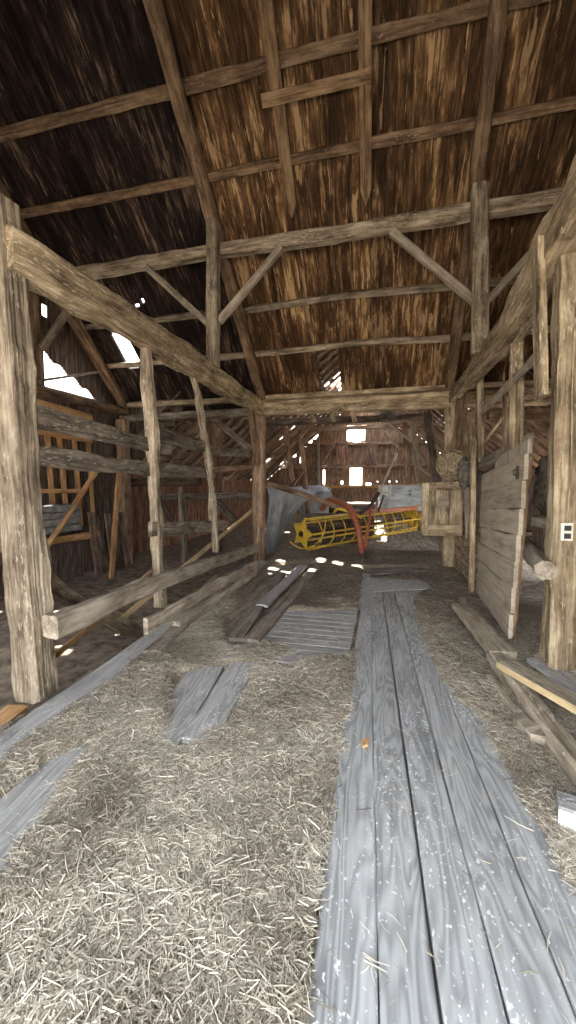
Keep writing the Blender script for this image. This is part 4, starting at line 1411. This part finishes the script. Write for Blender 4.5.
drape('tarpaulin', 'grey tarpaulin draped over a load at the left behind the brown rear post', [
    [PY(266, 556, 8.5), PY(274, 552, 9.0), PY(286, 526, 10.4), PY(296, 512, 11.5)],
    [PY(268, 520, 8.5), PY(281, 518, 8.9), PY(292, 508, 10.2), PY(303, 504, 11.4)],
    [PY(268, 487, 8.6), PY(284, 489, 9.0), PY(297, 491, 10.2), PY(312, 496, 11.4)],
    [PY(256, 484, 10.5), PY(280, 486, 11.0), PY(300, 488, 12.0), PY(316, 493, 12.6)]], 'tarp', 'tarpaulin', 0.05, 3)
drape('tarpaulin', 'pale grey tarpaulin hump lying over hay before the shed back wall', [
    [Vector((q.x, q.y, .02)) for q in (PY(292, 512, 14.50), PY(306, 512, 14.13), PY(320, 510, 14.25), PY(333, 508, 14.62))],
    [PY(292, 512, 14.50), PY(306, 512, 14.13), PY(320, 510, 14.25), PY(333, 508, 14.62)],
    [PY(297, 494, 14.88), PY(308, 492, 14.37), PY(322, 491, 14.37), PY(332, 494, 14.88)],
    [PY(298, 487, 15.62), PY(309, 485.5, 15.24), PY(323, 485, 15.24), PY(331, 489, 15.62)],
    [PY(300, 490, 16.75), PY(310, 489, 16.75), PY(322, 489, 16.75), PY(330, 491, 16.75)]], 'tarp', 'tarpaulin', 0.05, 8)
# wagon box
Yb = 12.3
b0, b1 = PY(386, 510, Yb), PY(421, 485, Yb)
e = empty('wagon_box', ((b0.x + b1.x) / 2, Yb, b0.z), 'blue-grey plank wagon box standing right of the shed windows', 'wagon box')
dp = 1.9
H3 = (b1.z - b0.z) / 3
b1x = b1.x + 0.25
for k in range(3):
    z = b0.z + H3 * (k + .5)
    m = MB(); m.sweep([(b0.x + .12, Yb, z), (b1x, Yb, z)], 0.03, H3 - .008, rough=0.002, ch=.1); m.build('side_board', M['blueboard'], e)
    m = MB(); m.sweep([(b0.x + .12, Yb + .02, z), (b0.x - .25, Yb + dp, z)], 0.03, H3 - .008, rough=0.002, ch=.1); m.build('side_board', M['blueboard'], e)
    m = MB(); m.sweep([(b0.x - .2, Yb + dp, z), (b1x, Yb + dp, z)], 0.03, H3 - .008, rough=0.002, ch=.1); m.build('side_board', M['blueboard'], e)
m = MB(); m.sweep([(b0.x, Yb + .5, b0.z), (b1x, Yb + .5, b0.z)], 1.0, 0.04, rough=0); m.build('bottom', M['blueboard'], e)
m = MB(); m.sweep([(b0.x + .1, Yb - .03, b0.z), (b0.x + .1, Yb - .03, b1.z + .02)], 0.1, 0.04, up=YUP, rough=0.002); m.build('corner_post', M['blueboard'], e)
m = MB(); m.sweep([(b0.x + .05, Yb - .02, b1.z + .02), (b1x, Yb - .02, b1.z + .02)], 0.09, 0.035, rough=0.002); m.build('rim', M['redboard'], e)
mk = PY(410, 493, Yb - .03)
m = MB()
m.sweep([mk + Vector((-.07, 0, .05)), mk + Vector((.07, 0, .05))], 0.02, 0.006, up=YUP, rough=0)
m.sweep([mk + Vector((-.03, 0, .09)), mk + Vector((.05, 0, .09))], 0.02, 0.006, up=YUP, rough=0)
m.sweep([mk + Vector((.0, 0, .0)), mk + Vector((.0, 0, -.1))], 0.02, 0.006, up=YUP, rough=0)
m.sweep([mk + Vector((-.04, 0, -.03)), mk + Vector((.04, 0, -.03))], 0.02, 0.006, up=YUP, rough=0)
tag(m.build('stencil_mark', M['black'], e), 'small black stencil mark')
for (xx, yy) in ((b0.x + .15, Yb + .15), (b1x - .1, Yb + .15), (b1x - .1, Yb + 1.7), (b0.x, Yb + 1.7)):
    m = MB(); m.sweep([(xx, yy, 0), (xx, yy, b0.z)], 0.12, 0.12, up=YUP, rough=0.003); m.build('leg', M['rafter'], e)

# low plank platform before the back wall
e = empty('plank_platform', (-0.8, 12.4, 0), 'low plank platform sunlit below the bright shed window', 'platform')
for k in range(5):
    m = MB(); m.sweep([(-1.55, 11.8 + .28 * k, 0.98), (-0.2, 11.8 + .28 * k, 0.98)], 0.275, 0.05, rough=0.002); m.build('board', M['pale'], e)
m = MB(); m.sweep([(-1.55, 11.65, 0.5), (-0.2, 11.65, 0.5)], 0.03, 0.92, rough=0.002); m.build('masking_skirt', M['walldark'], e)  # dark skirt added to hide the sunlit floor behind the platform
for xx in (-1.45, -0.3):
    for yy in (11.8, 12.9):
        m = MB(); m.sweep([(xx, yy, 0), (xx, yy, 0.96)], 0.12, 0.12, up=YUP, rough=0.003); m.build('leg', M['rafter'], e)
# stacked dark boards behind the reel
for k in range(4):
    tm('stacked_board', ['bottom', 'second', 'third', 'top'][k] + ' dark board of the low stack behind the reel star', 'board', [(-2.0 + .03 * k, 10.0, 0.12 + 0.2 * k), (-0.55 - .1 * k, 10.3, 0.12 + 0.2 * k)], 0.3, 0.17, 'walldark', rough=0.004, group='dark boards stacked behind the rake')

# ------------------------------------------------------------------ light
w = bpy.data.worlds.new('sky')
scene.world = w
w.use_nodes = True
nt = w.node_tree
for n in list(nt.nodes):
    nt.nodes.remove(n)
out = nt.nodes.new('ShaderNodeOutputWorld'); bg = nt.nodes.new('ShaderNodeBackground')
tc = nt.nodes.new('ShaderNodeTexCoord'); sp = nt.nodes.new('ShaderNodeSeparateXYZ')
nt.links.new(tc.outputs['Generated'], sp.inputs[0])
cr = ramp(nt, sp.outputs['Z'], [(0.0, (1.0, 0.985, 0.96)), (0.35, (0.97, 0.985, 1.0)), (1.0, (0.78, 0.88, 1.0))])
nt.links.new(cr, bg.inputs[0])
bg.inputs[1].default_value = 1.0
nt.links.new(bg.outputs[0], out.inputs[0])

sd = bpy.data.lights.new('sun', 'SUN')
sd.energy = 5.0
sd.angle = math.radians(0.6)
sd.color = (1.0, 0.94, 0.84)
so = bpy.data.objects.new('sun', sd)
so.rotation_euler = SUN_DIR.to_track_quat('-Z', 'Y').to_euler()
so.location = (0, 20, 30)
col.objects.link(so)

scene.view_settings.view_transform = 'Standard'
scene.view_settings.look = 'None'
scene.view_settings.gamma = 1.0
scene.view_settings.use_curve_mapping = False
scene.view_settings.exposure = 3.68
scene.cycles.max_bounces = 8
scene.cycles.diffuse_bounces = 5
scene.cycles.use_denoising = True
